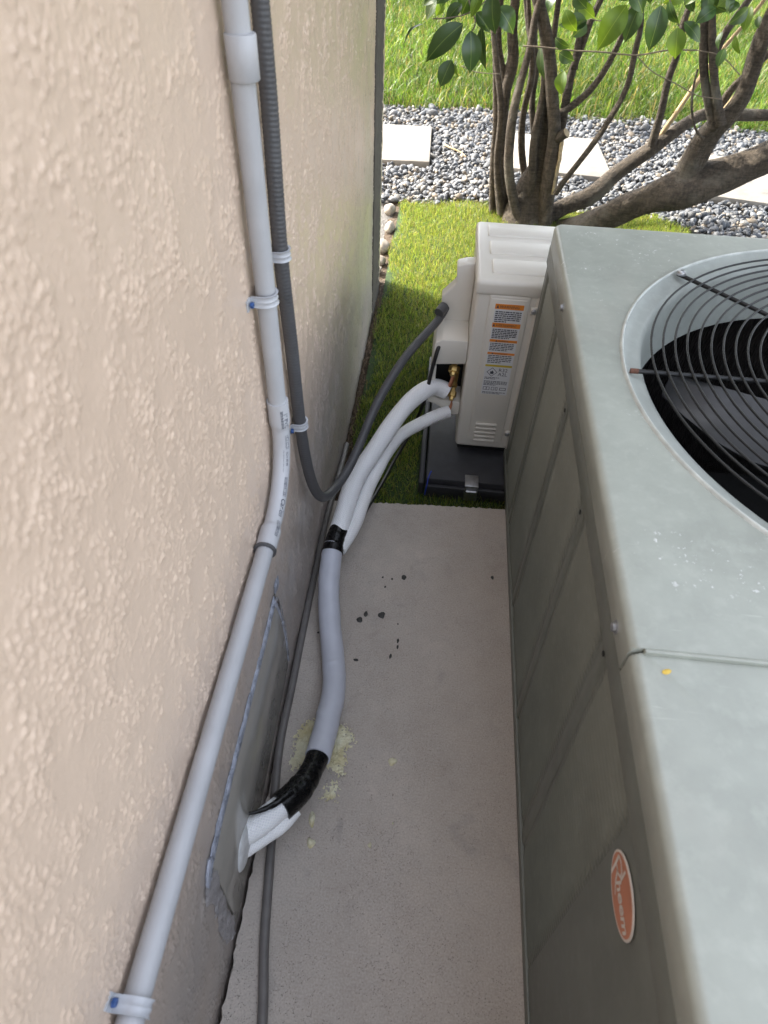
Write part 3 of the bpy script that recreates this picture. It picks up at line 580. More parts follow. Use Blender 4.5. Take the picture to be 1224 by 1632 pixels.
M = dict(
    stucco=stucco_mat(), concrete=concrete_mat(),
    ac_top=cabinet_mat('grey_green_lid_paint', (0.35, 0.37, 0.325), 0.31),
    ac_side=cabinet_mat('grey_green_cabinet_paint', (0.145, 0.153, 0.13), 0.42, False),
    shroud=cabinet_mat('galvanised_shroud', (0.33, 0.35, 0.32), 0.42, False),
    rim=simple('pale_rim_paint', (0.46, 0.475, 0.44), 0.35, 0.2, 30),  # rim coloured paler than the lid around it
    black=simple('black_coated_steel', (0.007, 0.007, 0.0075), 0.5, 0.2, 60),
    fins=simple('black_coil_fins', (0.035, 0.032, 0.03), 0.4, 0.4, 40),
    dark=simple('dark_interior', (0.008, 0.008, 0.008), 0.9, 0.2, 20),
    blade=simple('grey_fan_blade', (0.055, 0.055, 0.057), 0.38, 0.25, 14, metal=0.2),
    rust=simple('rusty_steel', (0.12, 0.05, 0.03), 0.8, 0.4, 150),
    steel=simple('zinc_screw', (0.42, 0.42, 0.43), 0.38, 0.15, 80, metal=0.9),
    pvc=simple('light_grey_pvc', (0.385, 0.387, 0.40), 0.42, 0.09, 12, bump=0.0003, bscale=160),
    pvc_light=simple('pale_grey_pvc_fitting', (0.45, 0.452, 0.47), 0.38, 0.04, 15, bump=0.0002, bscale=160),
    flex=simple('dark_grey_flexible_conduit', (0.068, 0.068, 0.072), 0.45, 0.1, 18),
    clip=simple('translucent_grey_strap', (0.42, 0.43, 0.455), 0.33, 0.06, 30),
    blue=simple('blue_screw_head', (0.015, 0.06, 0.20), 0.4, 0.15, 90),
    weave=weave_mat('white_insulation_jacket', (0.90, 0.905, 0.915)),
    weave_small=weave_mat('white_insulation_jacket_small', (0.89, 0.89, 0.89), 16),
    sleeve=simple('grey_wrap_tape', (0.50, 0.515, 0.58), 0.38, 0.05, 16, bump=0.0008, bscale=60),
    tape=simple('black_electrical_tape', (0.005, 0.005, 0.0055), 0.27, 0.3, 40, bump=0.0012, bscale=70, spec=0.3),
    cable=simple('black_cable_jacket', (0.012, 0.012, 0.012), 0.4, 0.2, 50),
    drain=simple('brown_grey_tube', (0.135, 0.125, 0.12), 0.5, 0.15, 30),
    caulk=simple('pale_blue_grey_caulk', (0.36, 0.38, 0.45), 0.4, 0.3, 45, bump=0.004, bscale=120),
    patch=simple('smooth_grey_patch', (0.33, 0.315, 0.285), 0.20, 0.10, 9, bump=0.001, bscale=12),
    smear=simple('grey_caulk_smear', (0.34, 0.325, 0.335), 0.4, 0.25, 45, bump=0.003, bscale=120),
    sealant=simple('white_sealant', (0.62, 0.63, 0.64), 0.45, 0.12, 40, bump=0.003, bscale=90),
    mini=simple('cream_white_enamel', (0.66, 0.63, 0.57), 0.34, 0.03, 6),
    mini_lid=simple('ivory_enamel_lid', (0.68, 0.65, 0.59), 0.32, 0.03, 6),
    pad=simple('charcoal_plastic_pad', (0.030, 0.031, 0.036), 0.55, 0.15, 25, bump=0.0006, bscale=300),
    brass=simple('brass', (0.60, 0.42, 0.16), 0.32, 0.12, 60, metal=0.9),
    copper=simple('copper', (0.62, 0.28, 0.17), 0.35, 0.15, 60, metal=0.9),
    paper=simple('label_paper', (0.66, 0.67, 0.69), 0.5, 0.02, 20),
    orange=simple('orange_print', (0.72, 0.24, 0.03), 0.5, 0.04, 20),
    yellow=simple('yellow_print', (0.55, 0.42, 0.03), 0.5, 0.04, 20),
    ink=simple('dark_print', (0.05, 0.055, 0.075), 0.6, 0.1, 20),
    badge=simple('faded_red_orange_badge', (0.46, 0.175, 0.095), 0.5, 0.18, 14),
    badge_white=simple('badge_white', (0.62, 0.56, 0.50), 0.45, 0.05, 20),
    paver=simple('pale_concrete_paver', (0.215, 0.20, 0.178), 0.8, 0.18, 9, bump=0.002, bscale=160),
    stone=simple('pale_river_stone', (0.23, 0.20, 0.165), 0.7, 0.45, 14),
    gravel=attr_stone_mat(),
    gravel_bed=simple('gravel_bed_soil', (0.10, 0.095, 0.09), 0.95, 0.4, 60, bump=0.01, bscale=80),
    soil=simple('brown_soil', (0.075, 0.052, 0.033), 0.95, 0.4, 40, bump=0.02, bscale=60),
    turf_base=simple('green_turf_backing', (0.030, 0.055, 0.014), 0.95, 0.4, 60),
    thatch=simple('dry_thatch', (0.11, 0.085, 0.045), 0.95, 0.4, 40, bump=0.02, bscale=60),
    turf=attr_leaf_mat('artificial_turf_blades', 0.45, 0.5),
    lawn=attr_leaf_mat('lawn_blades', 0.42, 0.45),
    bark=bark_mat(),
    cut=simple('pale_cut_wood', (0.34, 0.27, 0.17), 0.85, 0.35, 60, bump=0.003, bscale=120),
    pale_bark=simple('tan_young_bark', (0.30, 0.22, 0.12), 0.8, 0.2, 40, bump=0.002, bscale=120),
    twig=simple('grey_twig', (0.15, 0.12, 0.09), 0.8, 0.2, 60),
    leaf_dark=leaf_mat('dark_glossy_leaf', (0.030, 0.062, 0.018), 0.22, 0.30),
    leaf_gloss=leaf_mat('very_glossy_leaf', (0.034, 0.070, 0.026), 0.20, 0.24),
    leaf_bright=leaf_mat('bright_backlit_leaf', (0.070, 0.125, 0.022), 0.45, 0.36),
    crown=attr_leaf_mat('crown_leaves', 0.28, 0.4),
    debris=simple('dry_brown_debris', (0.16, 0.11, 0.07), 0.9, 0.4, 60),
    foam=foam_mat(),
    drip=simple('black_sealant_drip', (0.020, 0.019, 0.018), 0.4, 0.2, 60),
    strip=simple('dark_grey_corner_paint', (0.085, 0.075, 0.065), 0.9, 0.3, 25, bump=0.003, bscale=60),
    roof=simple('brown_roof_tile', (0.20, 0.12, 0.08), 0.8, 0.2, 10),
    yleaf=simple('yellow_leaf_flake', (0.62, 0.42, 0.06), 0.5, 0.2, 90),
    string=simple('blue_twine', (0.02, 0.05, 0.35), 0.6, 0.2, 90),
)

# ------------------------------------------------------------------ ground, slab, beds
def sheet(x0, x1, y0, y1, z, nx=1, ny=1, amp=0.0, wl=0.1, seed=1):
    xs = np.linspace(x0, x1, nx+1); ys = np.linspace(y0, y1, ny+1)
    X, Y = np.meshgrid(xs, ys)
    Z = np.full_like(X, z)
    if amp > 0:
        Z = Z+amp*fft_noise(X.shape, ((y1-y0)/ny, (x1-x0)/nx), wl, seed)
    V = np.stack([X, Y, Z], -1).reshape(-1, 3)
    i = np.arange(ny*(nx+1)).reshape(ny, nx+1)[:, :-1].ravel()
    F = np.stack([i, i+1, i+nx+2, i+nx+1], -1)
    return V, F

def structure(o):
    o['kind'] = 'structure'; return o

structure(obj('ground', sheet(-200, 200, -200, 300, -0.17), M['thatch']))
structure(obj('soil_strip', sheet(-0.30, 1.30, 1.30, 4.02, -0.118, 40, 60, 0.003, 0.1, 3), M['soil'], smooth=180))
structure(obj('turf_base', sheet(-0.245, 1.30, 1.30, 3.96, -0.105, 30, 60, 0.003, 0.2, 4), M['turf_base'], smooth=180))
structure(obj('gravel_bed', sheet(-2.2, 4.0, 3.40, 5.90, -0.125, 40, 20, 0.004, 0.2, 5), M['gravel_bed'], smooth=180))
structure(obj('lawn_soil', sheet(-6, 9, 5.66, 16.0, -0.112, 60, 40, 0.008, 0.5, 6), M['thatch'], smooth=180))

def make_slab():
    b = bmesh.new()
    ring = []
    def edge(p, q, n, amp):
        p = np.array(p); q = np.array(q)
        for i in range(n):
            t = i/n
            d = (q-p)/np.linalg.norm(q-p); nn = np.array([-d[1], d[0]])
            ring.append(p+(q-p)*t+nn*rng.normal(0, amp))
    x0 = WALL+0.009
    edge((x0, -2.0), (2.6, -2.0), 8, 0.0); edge((2.6, -2.0), (2.6, 1.50), 8, 0.0)
    edge((2.6, 1.50), (0.265, 1.431), 30, 0.0012); edge((0.265, 1.431), (x0, 1.402), 60, 0.0014); edge((x0, 1.402), (x0, -2.0), 240, 0.0022)
    top = [b.verts.new((p[0], p[1], 0.0)) for p in ring]
    bot = [b.verts.new((p[0], p[1], -0.16)) for p in ring]
    f = b.faces.new(top)
    n = len(ring)
    for i in range(n):
        b.faces.new((top[i], bot[i], bot[(i+1) % n], top[(i+1) % n]))
    bmesh.ops.bevel(b, geom=[e for e in f.edges], offset=0.004, segments=2, profile=0.5, affect='EDGES', clamp_overlap=True)
    bmesh.ops.triangulate(b, faces=[q for q in b.faces if len(q.verts) > 4])
    return b
structure(obj('concrete_slab', make_slab(), M['concrete'], smooth=40))

# ------------------------------------------------------------------ house with the stucco wall
house = thing('house', 'beige stucco house wall rising on the left of the narrow concrete strip', 'house', (WALL, 1.5, -0.12))

def stucco_patch():
    ys = [-0.2]
    while ys[-1] < 3.03:
        y = max(ys[-1], 0)
        ys.append(ys[-1]+0.0019+0.0014*min(y, 3.0))
    ys = np.array(ys); ys[-1] = 3.03
    zs = np.concatenate([np.arange(-0.12, 0.54, 0.0042), np.arange(0.54, 1.5601, 0.0023)]); zs[-1] = 1.56
    # fields on a regular lattice, then sampled; a little longer up the wall than along it, as the trowel left them
    d = 0.0018
    gy = np.arange(-0.25, 3.1, d); gz = np.arange(-0.2, 1.65, d)
    sh = (len(gy), len(gz)); sp = (d, d*0.68)
    a = fft_noise(sh, sp, 0.0036, 11); b_ = fft_noise(sh, sp, 0.0068, 12); c = fft_noise(sh, sp, 0.045, 13); e = fft_noise(sh, sp, 0.16, 14)
    n = 0.55*a+0.75*b_+0.30*c
    def ss(x, lo, hi):
        t = np.clip((x-lo)/(hi-lo), 0, 1); return t*t*(3-2*t)
    flat = ss(c+0.4*e, -1.1, 0.25)                     # smoother islands between the rough ones
    plate = ss(n, 0.55, 1.0)*0.00105*(0.25+0.75*flat)
    crumb = ss(a+0.5*c+0.2*e, 1.05, 1.9)*0.0016
    pit = ss(-a-0.4*b_, 1.9, 2.5)*0.0007
    h = plate+crumb-pit+0.0003*e+0.00025*c
    iy = np.clip(((ys+0.25)/d), 0, sh[0]-1.001); iz = np.clip(((zs+0.2)/d), 0, sh[1]-1.001)
    y0 = iy.astype(int); z0 = iz.astype(int); fy = (iy-y0)[:, None]; fz = (iz-z0)[None, :]
    H = (h[np.ix_(y0, z0)]*(1-fy)*(1-fz)+h[np.ix_(y0+1, z0)]*fy*(1-fz)+h[np.ix_(y0, z0+1)]*(1-fy)*fz+h[np.ix_(y0+1, z0+1)]*fy*fz)
    Y, Z = np.meshgrid(ys, zs, indexing='ij')
    X = WALL+H
    X[-1, :] -= 0.006                                 # rounded arris at the corner
    X[-2, :] -= 0.002
    V = np.stack([X, Y, Z], -1).reshape(-1, 3)
    ny, nz = len(ys), len(zs)
    i = (np.arange(ny-1)[:, None]*nz+np.arange(nz-1)[None, :]).ravel()
    F = np.stack([i, i+nz, i+nz+1, i+1], -1)
    return V, F
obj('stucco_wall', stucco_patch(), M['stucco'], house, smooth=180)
def house_shell():
    b = bmesh.new()
    def q(*p): b.faces.new([b.verts.new(v) for v in p])
    x = WALL; X = -7.0; y0 = -6.0; y1 = 3.03; z0 = -0.12; z1 = 2.85
    q((x, y0, z0), (x, -0.2, z0), (x, -0.2, z1), (x, y0, z1))
    q((x, -0.2, 1.56), (x, y1, 1.56), (x, y1, z1), (x, -0.2, z1))
    q((x-0.006, y1, z0), (X, y1, z0), (X, y1, z1), (x-0.006, y1, z1))
    q((X, y1, z0), (X, y0, z0), (X, y0, z1), (X, y1, z1))
    q((X, y0, z0), (x, y0, z0), (x, y0, z1), (X, y0, z1))
    return b
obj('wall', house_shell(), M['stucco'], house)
obj('roof', prism([(WALL+0.12, 2.85), (-3.64, 4.3), (-7.15, 2.85)], 'y', -6.15, 3.18), M['roof'], house)
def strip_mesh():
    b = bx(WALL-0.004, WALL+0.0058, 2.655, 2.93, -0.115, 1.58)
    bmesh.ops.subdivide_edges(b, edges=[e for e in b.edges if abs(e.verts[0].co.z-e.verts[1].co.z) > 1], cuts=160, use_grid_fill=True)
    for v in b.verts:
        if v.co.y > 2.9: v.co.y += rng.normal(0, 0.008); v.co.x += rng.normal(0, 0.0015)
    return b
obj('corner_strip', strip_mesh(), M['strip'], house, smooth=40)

# ------------------------------------------------------------------ sealed patch where the lines enter the wall
patch = thing('wall_patch', 'smooth grey patch panel sealed with bluish caulk low on the stucco wall', 'patch', (WALL, 0.5, 0.0))
PX = WALL+0.0055
def patch_mesh():
    ring = [(0.262, 0.335), (0.30, 0.345), (0.40, 0.352), (0.55, 0.356), (0.70, 0.357), (0.752, 0.360), (0.775, 0.28), (0.782, 0.18), (0.776, 0.085), (0.70, 0.062), (0.55, 0.05), (0.40, 0.035), (0.27, 0.022), (0.245, 0.03)]
    return prism(ring, 'x', WALL-0.01, PX, 0.002)
obj('panel', patch_mesh(), M['patch'], patch, smooth=30)
def bead(pts, r, seed, seg=8, flat=0.6):
    P = catmull(np.array(pts), 0.004)
    g = np.random.default_rng(seed)
    k = g.normal(0, 1, len(P)); k = np.convolve(k, np.ones(5)/5, 'same'); k2 = np.convolve(g.normal(0, 1, len(P)), np.ones(9)/9, 'same')
    rr = r*(1+0.55*k)
    P[:, 1] += 0.004*k2; P[:, 2] += 0.004*k2
    (V, F), uv = tube(P, np.clip(rr, r*0.35, r*2.2), seg)
    V[:, 0] = WALL+0.001+(V[:, 0]-WALL-0.001)*flat
    return V, F
bd = merge([bead([(PX, y, z) for y, z in ((0.255, 0.338), (0.30, 0.348), (0.40, 0.357), (0.55, 0.361), (0.70, 0.363), (0.765, 0.372))], 0.0060, 1, 8, 0.45),
            bead([(PX, y, z) for y, z in ((0.755, 0.368), (0.78, 0.28), (0.788, 0.18), (0.78, 0.09))], 0.0055, 2, 8, 0.5),
            bead([(PX, y, z) for y, z in ((0.262, 0.345), (0.248, 0.27), (0.238, 0.15), (0.236, 0.03))], 0.0045, 3, 8, 0.35),
            bead([(PX, y, z) for y, z in ((0.24, 0.32), (0.25, 0.345), (0.27, 0.36))], 0.0085, 5, 8, 0.4)])
obj('caulk_bead', bd, M['caulk'], patch, smooth=180)
def caulk_band(pts, w, seed):
    g = np.random.default_rng(seed); P = catmull(np.array(pts), 0.006); b = bmesh.new(); rows = []
    T = np.gradient(P, axis=0); T /= np.linalg.norm(T, axis=1)[:, None]; n = np.stack([-T[:, 1], T[:, 0]], -1)
    e1 = np.convolve(g.normal(0, 1, len(P)+8), np.ones(4)/4, 'same')[:len(P)]; e2 = np.convolve(g.normal(0, 1, len(P)+8), np.ones(4)/4, 'same')[:len(P)]
    for i, p in enumerate(P):
        a = w*(0.55+0.35*e1[i]); c = w*(0.35+0.3*e2[i]); row = []
        for u, x in ((a, 0.0012), (a*0.7, 0.0040), (a*0.2, 0.0048+0.0012*g.normal()), (-c*0.6, 0.0075), (-c, 0.0057)):
            q = p+n[i]*u; row.append(b.verts.new((WALL+x, q[0], q[1])))
        rows.append(row)
    for i in range(len(rows)-1):
        for j in range(4): b.faces.new((rows[i][j], rows[i][j+1], rows[i+1][j+1], rows[i+1][j]))
    return b
obj('caulk_smear', caulk_band([(0.244, 0.330), (0.262, 0.347), (0.30, 0.355), (0.40, 0.362), (0.55, 0.366), (0.70, 0.368), (0.762, 0.376)], 0.013, 21), M['caulk'], patch, smooth=180)
obj('caulk_smear', caulk_band([(0.222, 0.02), (0.232, 0.12), (0.240, 0.22), (0.252, 0.335)], 0.030, 22), M['smear'], patch, smooth=180)
obj('caulk_smear', caulk_band([(0.758, 0.384), (0.785, 0.31), (0.795, 0.20), (0.788, 0.08)], 0.014, 23), M['smear'], patch, smooth=180)
for k, (y, z, ry, rz) in enumerate([(0.222, 0.10, 0.020, 0.085), (0.79, 0.38, 0.02, 0.018)]):
    smear = bmesh.new(); n = 28; ring = []; mid = []
    c = smear.verts.new((WALL+0.0046, y, z))
    for j in range(n):
        a = 2*math.pi*j/n; q = 1+rng.normal(0, 0.12)
        ring.append(smear.verts.new((WALL+0.0008, y+ry*q*math.cos(a), z+rz*q*math.sin(a))))
        mid.append(smear.verts.new((WALL+0.0036+rng.normal(0, 0.0004), y+0.6*ry*q*math.cos(a), z+0.6*rz*q*math.sin(a))))
    for j in range(n):
        smear.faces.new((c, mid[j], mid[(j+1) % n])); smear.faces.new((mid[j], ring[j], ring[(j+1) % n], mid[(j+1) % n]))
    obj('caulk_smear', smear, M['caulk'] if k else M['smear'], patch, smooth=180)

# ------------------------------------------------------------------ grey PVC conduit with its bend
AX = -0.2545
PR = 0.0153
conduit = thing('pvc_conduit', 'light grey rigid conduit bending from the wall down to a long low run', 'conduit', (AX, 0.89, 0.604))
def straight(p, q, r, n=30, seg=24):
    P = np.linspace(p, q, n)
    return tube(P, r, seg)[0]
obj('pipe', straight((AX, 0.905, 1.75), (AX, 0.905, 1.30), PR), M['pvc'], conduit, smooth=40)
obj('pipe', straight((AX, 0.9035, 1.285), (AX, 0.8895, 0.775), PR), M['pvc'], conduit, smooth=40)
obj('pipe', straight((AX, 0.722, 0.6035), (AX, -1.9, 0.6085), PR), M['pvc'], conduit, smooth=40)
def coupling(c, axis, L, r):
    h = L/2
    return lathe([(PR-0.001, -h), (r-0.001, -h), (r, -h+0.0012), (r, h-0.0012), (r-0.001, h), (PR-0.001, h)], c, axis, 32)
obj('coupling', coupling((AX+0.003, 0.9005, 1.290), (0, 0.02, 1), 0.047, 0.0190), M['pvc'], conduit, smooth=40)
EB_R = 0.125
def elbow_path(n=60):
    P = []
    yc, zc = 0.890-EB_R, 0.604+EB_R
    for z in np.linspace(0.79, zc, 12)[:-1]: P.append((AX, 0.890, z))
    for t in np.linspace(0, math.pi/2, n): P.append((AX, yc+EB_R*math.cos(t), zc-EB_R*math.sin(t)))
    for y in np.linspace(yc, 0.705, 8)[1:]: P.append((AX, y, 0.604))
    return np.array(P)
EP = elbow_path()
def elbow_r(P):
    s = np.concatenate([[0], np.cumsum(np.linalg.norm(np.diff(P, axis=0), axis=1))]); L = s[-1]
    r = np.full(len(P), PR+0.0006)
    def ss(x): x = np.clip(x, 0, 1); return x*x*(3-2*x)
    r += 0.0030*(1-ss((s-0.045)/0.016))+0.0030*ss((s-(L-0.056))/0.012)
    return r, s, L
EP = catmull(EP, 0.003)
er, es, eL = elbow_r(EP)
elb = obj('bend', tube(EP, er, 28)[0], M['pvc_light'], conduit, smooth=40)
obj('coupling_rim', lathe([(PR, -0.0025), (PR+0.0048, -0.0025), (PR+0.0048, 0.0025), (PR, 0.0025)], (AX, 0.7035, 0.604), (0, 1, 0), 32), M['flex'], conduit, smooth=40)

def on_tube(V, P, r, s0, ang0, lift=0.0004):
    """Lays flat lettering (x along the tube, y round it) on a swept tube."""
    T, N, B = frames(P)
    s = np.concatenate([[0], np.cumsum(np.linalg.norm(np.diff(P, axis=0), axis=1))])
    out = []
    for x, y, z in V:
        q = np.clip(s0+x, 0, s[-1])
        i = min(len(s)-2, int(np.searchsorted(s, q, side='right'))-1); i = max(i, 0)
        t = (q-s[i])/max(1e-9, s[i+1]-s[i])
        p = P[i]*(1-t)+P[i+1]*t; n = N[i]*(1-t)+N[i+1]*t; b = B[i]*(1-t)+B[i+1]*t; rr = r[i]*(1-t)+r[i+1]*t
        a = ang0-y/rr
        out.append(p+(n*math.cos(a)+b*math.sin(a))*(rr+lift))
    return np.array(out)
def hatch(x0, L, y0, h, seed):
    g = np.random.default_rng(seed); V = []; F = []; x = x0
    while x < x0+L:
        w = g.uniform(0.0005, 0.0014); hh = h*g.uniform(0.75, 1.0)
        k = len(V); V += [(x, y0, 0), (x+w, y0, 0), (x+w, y0+hh, 0), (x, y0+hh, 0)]; F.append((k, k+1, k+2, k+3)); x += w+g.uniform(0.0005, 0.0013)
    return np.array(V), F
PRINT_A = PRINT_ANGLE
pieces = []
def put(vf, dx, dy): v, f = vf; v = np.array(v, float); v[:, 0] += dx; v[:, 1] += dy; pieces.append((v, f))
put(text_mesh('1" PVC', 0.0115), 0.018, 0.000); put(hatch(0, 0.040, 0, 0.0055, 1), 0.012, -0.006)
put(hatch(0, 0.030, 0, 0.009, 2), 0.072, 0.0); put(text_mesh('SCH 40 90', 0.0065), 0.108, 0.001); put(hatch(0, 0.045, 0, 0.0012, 6), 0.104, -0.0045)
put(hatch(0, 0.040, 0, 0.0085, 3), 0.160, 0.0); put(text_mesh('Carlon', 0.0145, 0.15, 1.0, 0.0002), 0.204, -0.001); put(hatch(0, 0.036, 0, 0.0085, 4), 0.256, 0.0)
pieces = [(on_tube(v, EP, er, 0.0, PRINT_A), f) for v, f in pieces]
obj('printed_lettering', merge(pieces), M['ink'], conduit)

# ------------------------------------------------------------------ dark flexible conduit
fp = catmull(smooth_path(catmull(np.array([(-0.257, 1.035, 1.75)]+FLEX+[(0.050, 1.880, 0.452)]), 0.03), 3), 0.0016)
FR = 0.0127
flex = obj('flexible_conduit', tube(fp, FR, 18, True, lambda S, A: 1+0.024*np.cos(2*math.pi*S/0.0068+A*1.0))[0], M['flex'], smooth=180, loc=tuple(fp[0]))
tag(flex, 'dark grey ribbed flexible conduit looping from the wall up to the small cream unit', 'conduit')

# ------------------------------------------------------------------ plastic straps with blue screws
def strap(name, label, center, axis, tabdir, pr):
    """One-hole strap: an arch over the pipe, a tab with its screw."""
    t = thing(name, label, 'pipe strap', (WALL, center[1], center[2]), 'plastic straps holding the conduits')
    ax = np.array(axis, float); ax /= np.linalg.norm(ax)
    tb = np.array(tabdir, float); tb -= ax*(tb@ax); tb /= np.linalg.norm(tb)
    out = np.array([1.0, 0, 0])
    c = np.array(center, float)
    prof = []
    h = c[0]-WALL
    ro = pr+0.0012
    prof.append(-tb*ro-out*h*0.98)
    for a in np.linspace(math.pi, 0, 18): prof.append(tb*math.cos(a)*ro+out*math.sin(a)*ro)
    prof.append(tb*ro-out*(h-0.004)); prof.append(tb*(ro+0.003)-out*(h-0.0025)); prof.append(tb*(ro+0.019)-out*(h-0.0025))
    prof = np.array(prof)
    w = 0.0085
    V = []; F = []
    nrm = []
    for i in range(len(prof)):
        d = prof[min(i+1, len(prof)-1)]-prof[max(i-1, 0)]; d /= np.linalg.norm(d); n = np.cross(ax, d); nrm.append(n if n@out > -0.99 else n)
    th = 0.0021
    K = 7
    for i, p in enumerate(prof):
        for j in range(K):
            u = -1+2*j/(K-1)
            ridge = th*(1.0+0.9*(abs(u) > 0.8)+0.6*(abs(u) < 0.2))
            o = nrm[i]; s = 1 if (i < 2 or True) else 1
            V.append(c+p+ax*w*u-o*ridge*0)
        for j in range(K-1, -1, -1):
            u = -1+2*j/(K-1)
            ridge = th*(1.0+0.9*(abs(u) > 0.8)+0.6*(abs(u) < 0.2))
            V.append(c+p+ax*w*u+nrm[i]*ridge*sgn_for(nrm[i], p, out))
    n2 = 2*K
    for i in range(len(prof)-1):
        for j in range(n2):
            k = (j+1) % n2
            F.append((i*n2+j, i*n2+k, (i+1)*n2+k, (i+1)*n2+j))
    F.append(tuple(range(n2))); F.append(tuple((len(prof)-1)*n2+j for j in range(n2)))
    b = bmesh.new(); me = fast_mesh('t', V, F); b.from_mesh(me)
    obj('strap', b, M['clip'], t, smooth=35)
    sc = c+tb*(ro+0.0115)-out*(h-0.0025-th)
    obj('screw', lathe([(0.0050, 0.0), (0.0050, 0.0035), (0.0045, 0.0048), (0.0016, 0.0048), (0.0016, 0.0028)], sc, (1, 0, 0), 6), M['blue'], t)
    return t
def sgn_for(n, p, out):
    ref = p+out*0.004
    return 1.0 if n@ref >= 0 else -1.0
strap('pipe_strap', 'grey plastic strap with blue screw on the straight upper rigid conduit', (AX, 0.891, 0.985), (0, 0.027, 1), (0, -1, 0.0), PR)
strap('pipe_strap', 'upper of two straps with blue screws on the dark flexible conduit', (-0.257, 1.019, 0.992), (0, 0, 1), (0, -1, 0.0), FR)
strap('pipe_strap', 'lower of two straps with blue screws on the dark flexible conduit', (-0.257, 1.050, 0.606), (0, -0.05, 1), (0, -1, 0.0), FR)
strap('pipe_strap', 'grey strap with blue screw near the end of the low horizontal rigid conduit', (AX, 0.058, 0.6055), (0, 1, 0), (0, 0, 1), PR)

# ------------------------------------------------------------------ insulated refrigerant lines
lines = thing('refrigerant_line_set', 'white insulated pipe pair wrapped in grey sleeve and black tape across the slab', 'pipes', (-0.16, 0.77, 0.0))
lp = catmull(smooth_path(catmull(np.array(LINE_MAIN), 0.02), 4), 0.003)
ls = np.concatenate([[0], np.cumsum(np.linalg.norm(np.diff(lp, axis=0), axis=1))])
def idx_near(p): return int(np.argmin(np.linalg.norm(lp-np.array(p), axis=1)))
iA = idx_near(LINE_MAIN[8]); iA = idx_near((-0.200, 1.215, 0.12)); iB = idx_near((-0.214, 1.118, 0.097)); iC = idx_near((-0.160, 0.578, 0.071)); iD = idx_near((-0.214, 0.435, 0.110))
gl = np.random.default_rng(5)
def lump(seed, amp, wl_s):
    g = np.random.default_rng(seed); ph = g.uniform(0, 6.28, 8); k = g.integers(1, 4, 8); fs = g.uniform(0.5, 1.6, 8)/wl_s
    return lambda S, A: 1+amp*sum(np.sin(2*math.pi*fs[i]*S+k[i]*A+ph[i]) for i in range(8))/8
(vf, uv) = tube(lp[:iA+14], np.concatenate([np.full(iA+6, 0.0272), np.linspace(0.0272, 0.025, 8)]), 36, True, lump(1, 0.06, 0.2))
obj('insulated_pipe', vf, M['weave'], lines, smooth=60, uv=uv, wrap=True)
sp_ = catmull(smooth_path(catmull(np.array(LINE_SMALL), 0.02), 4), 0.003)
(vf, uv) = tube(sp_, 0.0205, 28, True, lump(2, 0.05, 0.15)); obj('insulated_pipe', vf, M['weave_small'], lines, smooth=60, uv=uv, wrap=True)
def sleeve_bump(S, A):
    f = lump(3, 0.035, 0.10)(S, A)
    for s0, tilt, a in ((0.100, 0.004, 0.03), (0.345, 0.008, 0.045), (0.47, 0.02, 0.03), (0.20, 0.003, 0.012)):
        d = (S-s0-tilt*np.sin(A+0.6))
        f = f+a*np.exp(-(d/0.004)**2)*(0.6+0.4*np.sin(A*2+s0*40))
    for s0, k in ((0.365, 2), (0.385, 2.4), (0.49, 2.2), (0.51, 3.0), (0.53, 2.6), (0.06, 3)):
        d = (S-s0-0.028*np.sin(A*1.0+k)); f = f+0.022*np.exp(-(d/0.0045)**2)
    f = f+0.03*np.exp(-((np.mod(A-0.9, 2*math.pi)-math.pi)/0.08)**2)     # lengthwise seam
    return f
(vf, uv) = tube(lp[iB-8:iC+8], 0.0285, 40, True, sleeve_bump); obj('grey_sleeve', vf, M['sleeve'], lines, smooth=60)
def tape_bump(seed):
    g = np.random.default_rng(seed); q = [(g.uniform(0, 0.2), g.uniform(-0.02, 0.02), g.uniform(0, 6.28), g.uniform(0.012, 0.04)) for _ in range(12)]
    def f(S, A):
        r = lump(seed+40, 0.05, 0.06)(S, A)
        for s0, t, ph, a in q:
            d = S-s0-t*np.sin(A+ph); r = r+a*(1/(1+np.exp(-d/0.0008))-0.5)
            r = r-0.5*a*np.exp(-(d/0.004)**2)
        return r
    return f
seg1 = lp[iA-2:iB+2]
(vf, uv) = tube(seg1, np.linspace(0.0268, 0.0292, len(seg1)), 36, True, tape_bump(3)); obj('black_tape', vf, M['tape'], lines, smooth=50)
seg2 = lp[iC-2:iD+2]
(vf, uv) = tube(seg2, np.linspace(0.0300, 0.0285, len(seg2)), 36, True, tape_bump(4)); obj('black_tape', vf, M['tape'], lines, smooth=50)
(vf, uv) = tube(lp[iD-4:], 0.0245, 32, True, lump(5, 0.06, 0.12)); obj('insulated_pipe', vf, M['weave'], lines, smooth=60, uv=uv, wrap=True)
lw = catmull(np.array(LINE_LOWER), 0.003)
(vf, uv) = tube(lw, 0.0165, 28, True, lump(6, 0.06, 0.12)); obj('insulated_pipe', vf, M['weave_small'], lines, smooth=60, uv=uv, wrap=True)
(vf, uv) = tube(catmull(np.array([(-0.196, 0.462, 0.132), (-0.222, 0.432, 0.143), (-0.248, 0.412, 0.150), (-0.268, 0.403, 0.156)]), 0.003), np.linspace(0.009, 0.003, len(catmull(np.array([(-0.196, 0.462, 0.132), (-0.222, 0.432, 0.143), (-0.248, 0.412, 0.150), (-0.268, 0.403, 0.156)]), 0.003))), 12, True, lump(9, 0.2, 0.03))
obj('tape_tail', vf, M['tape'], lines, smooth=50)
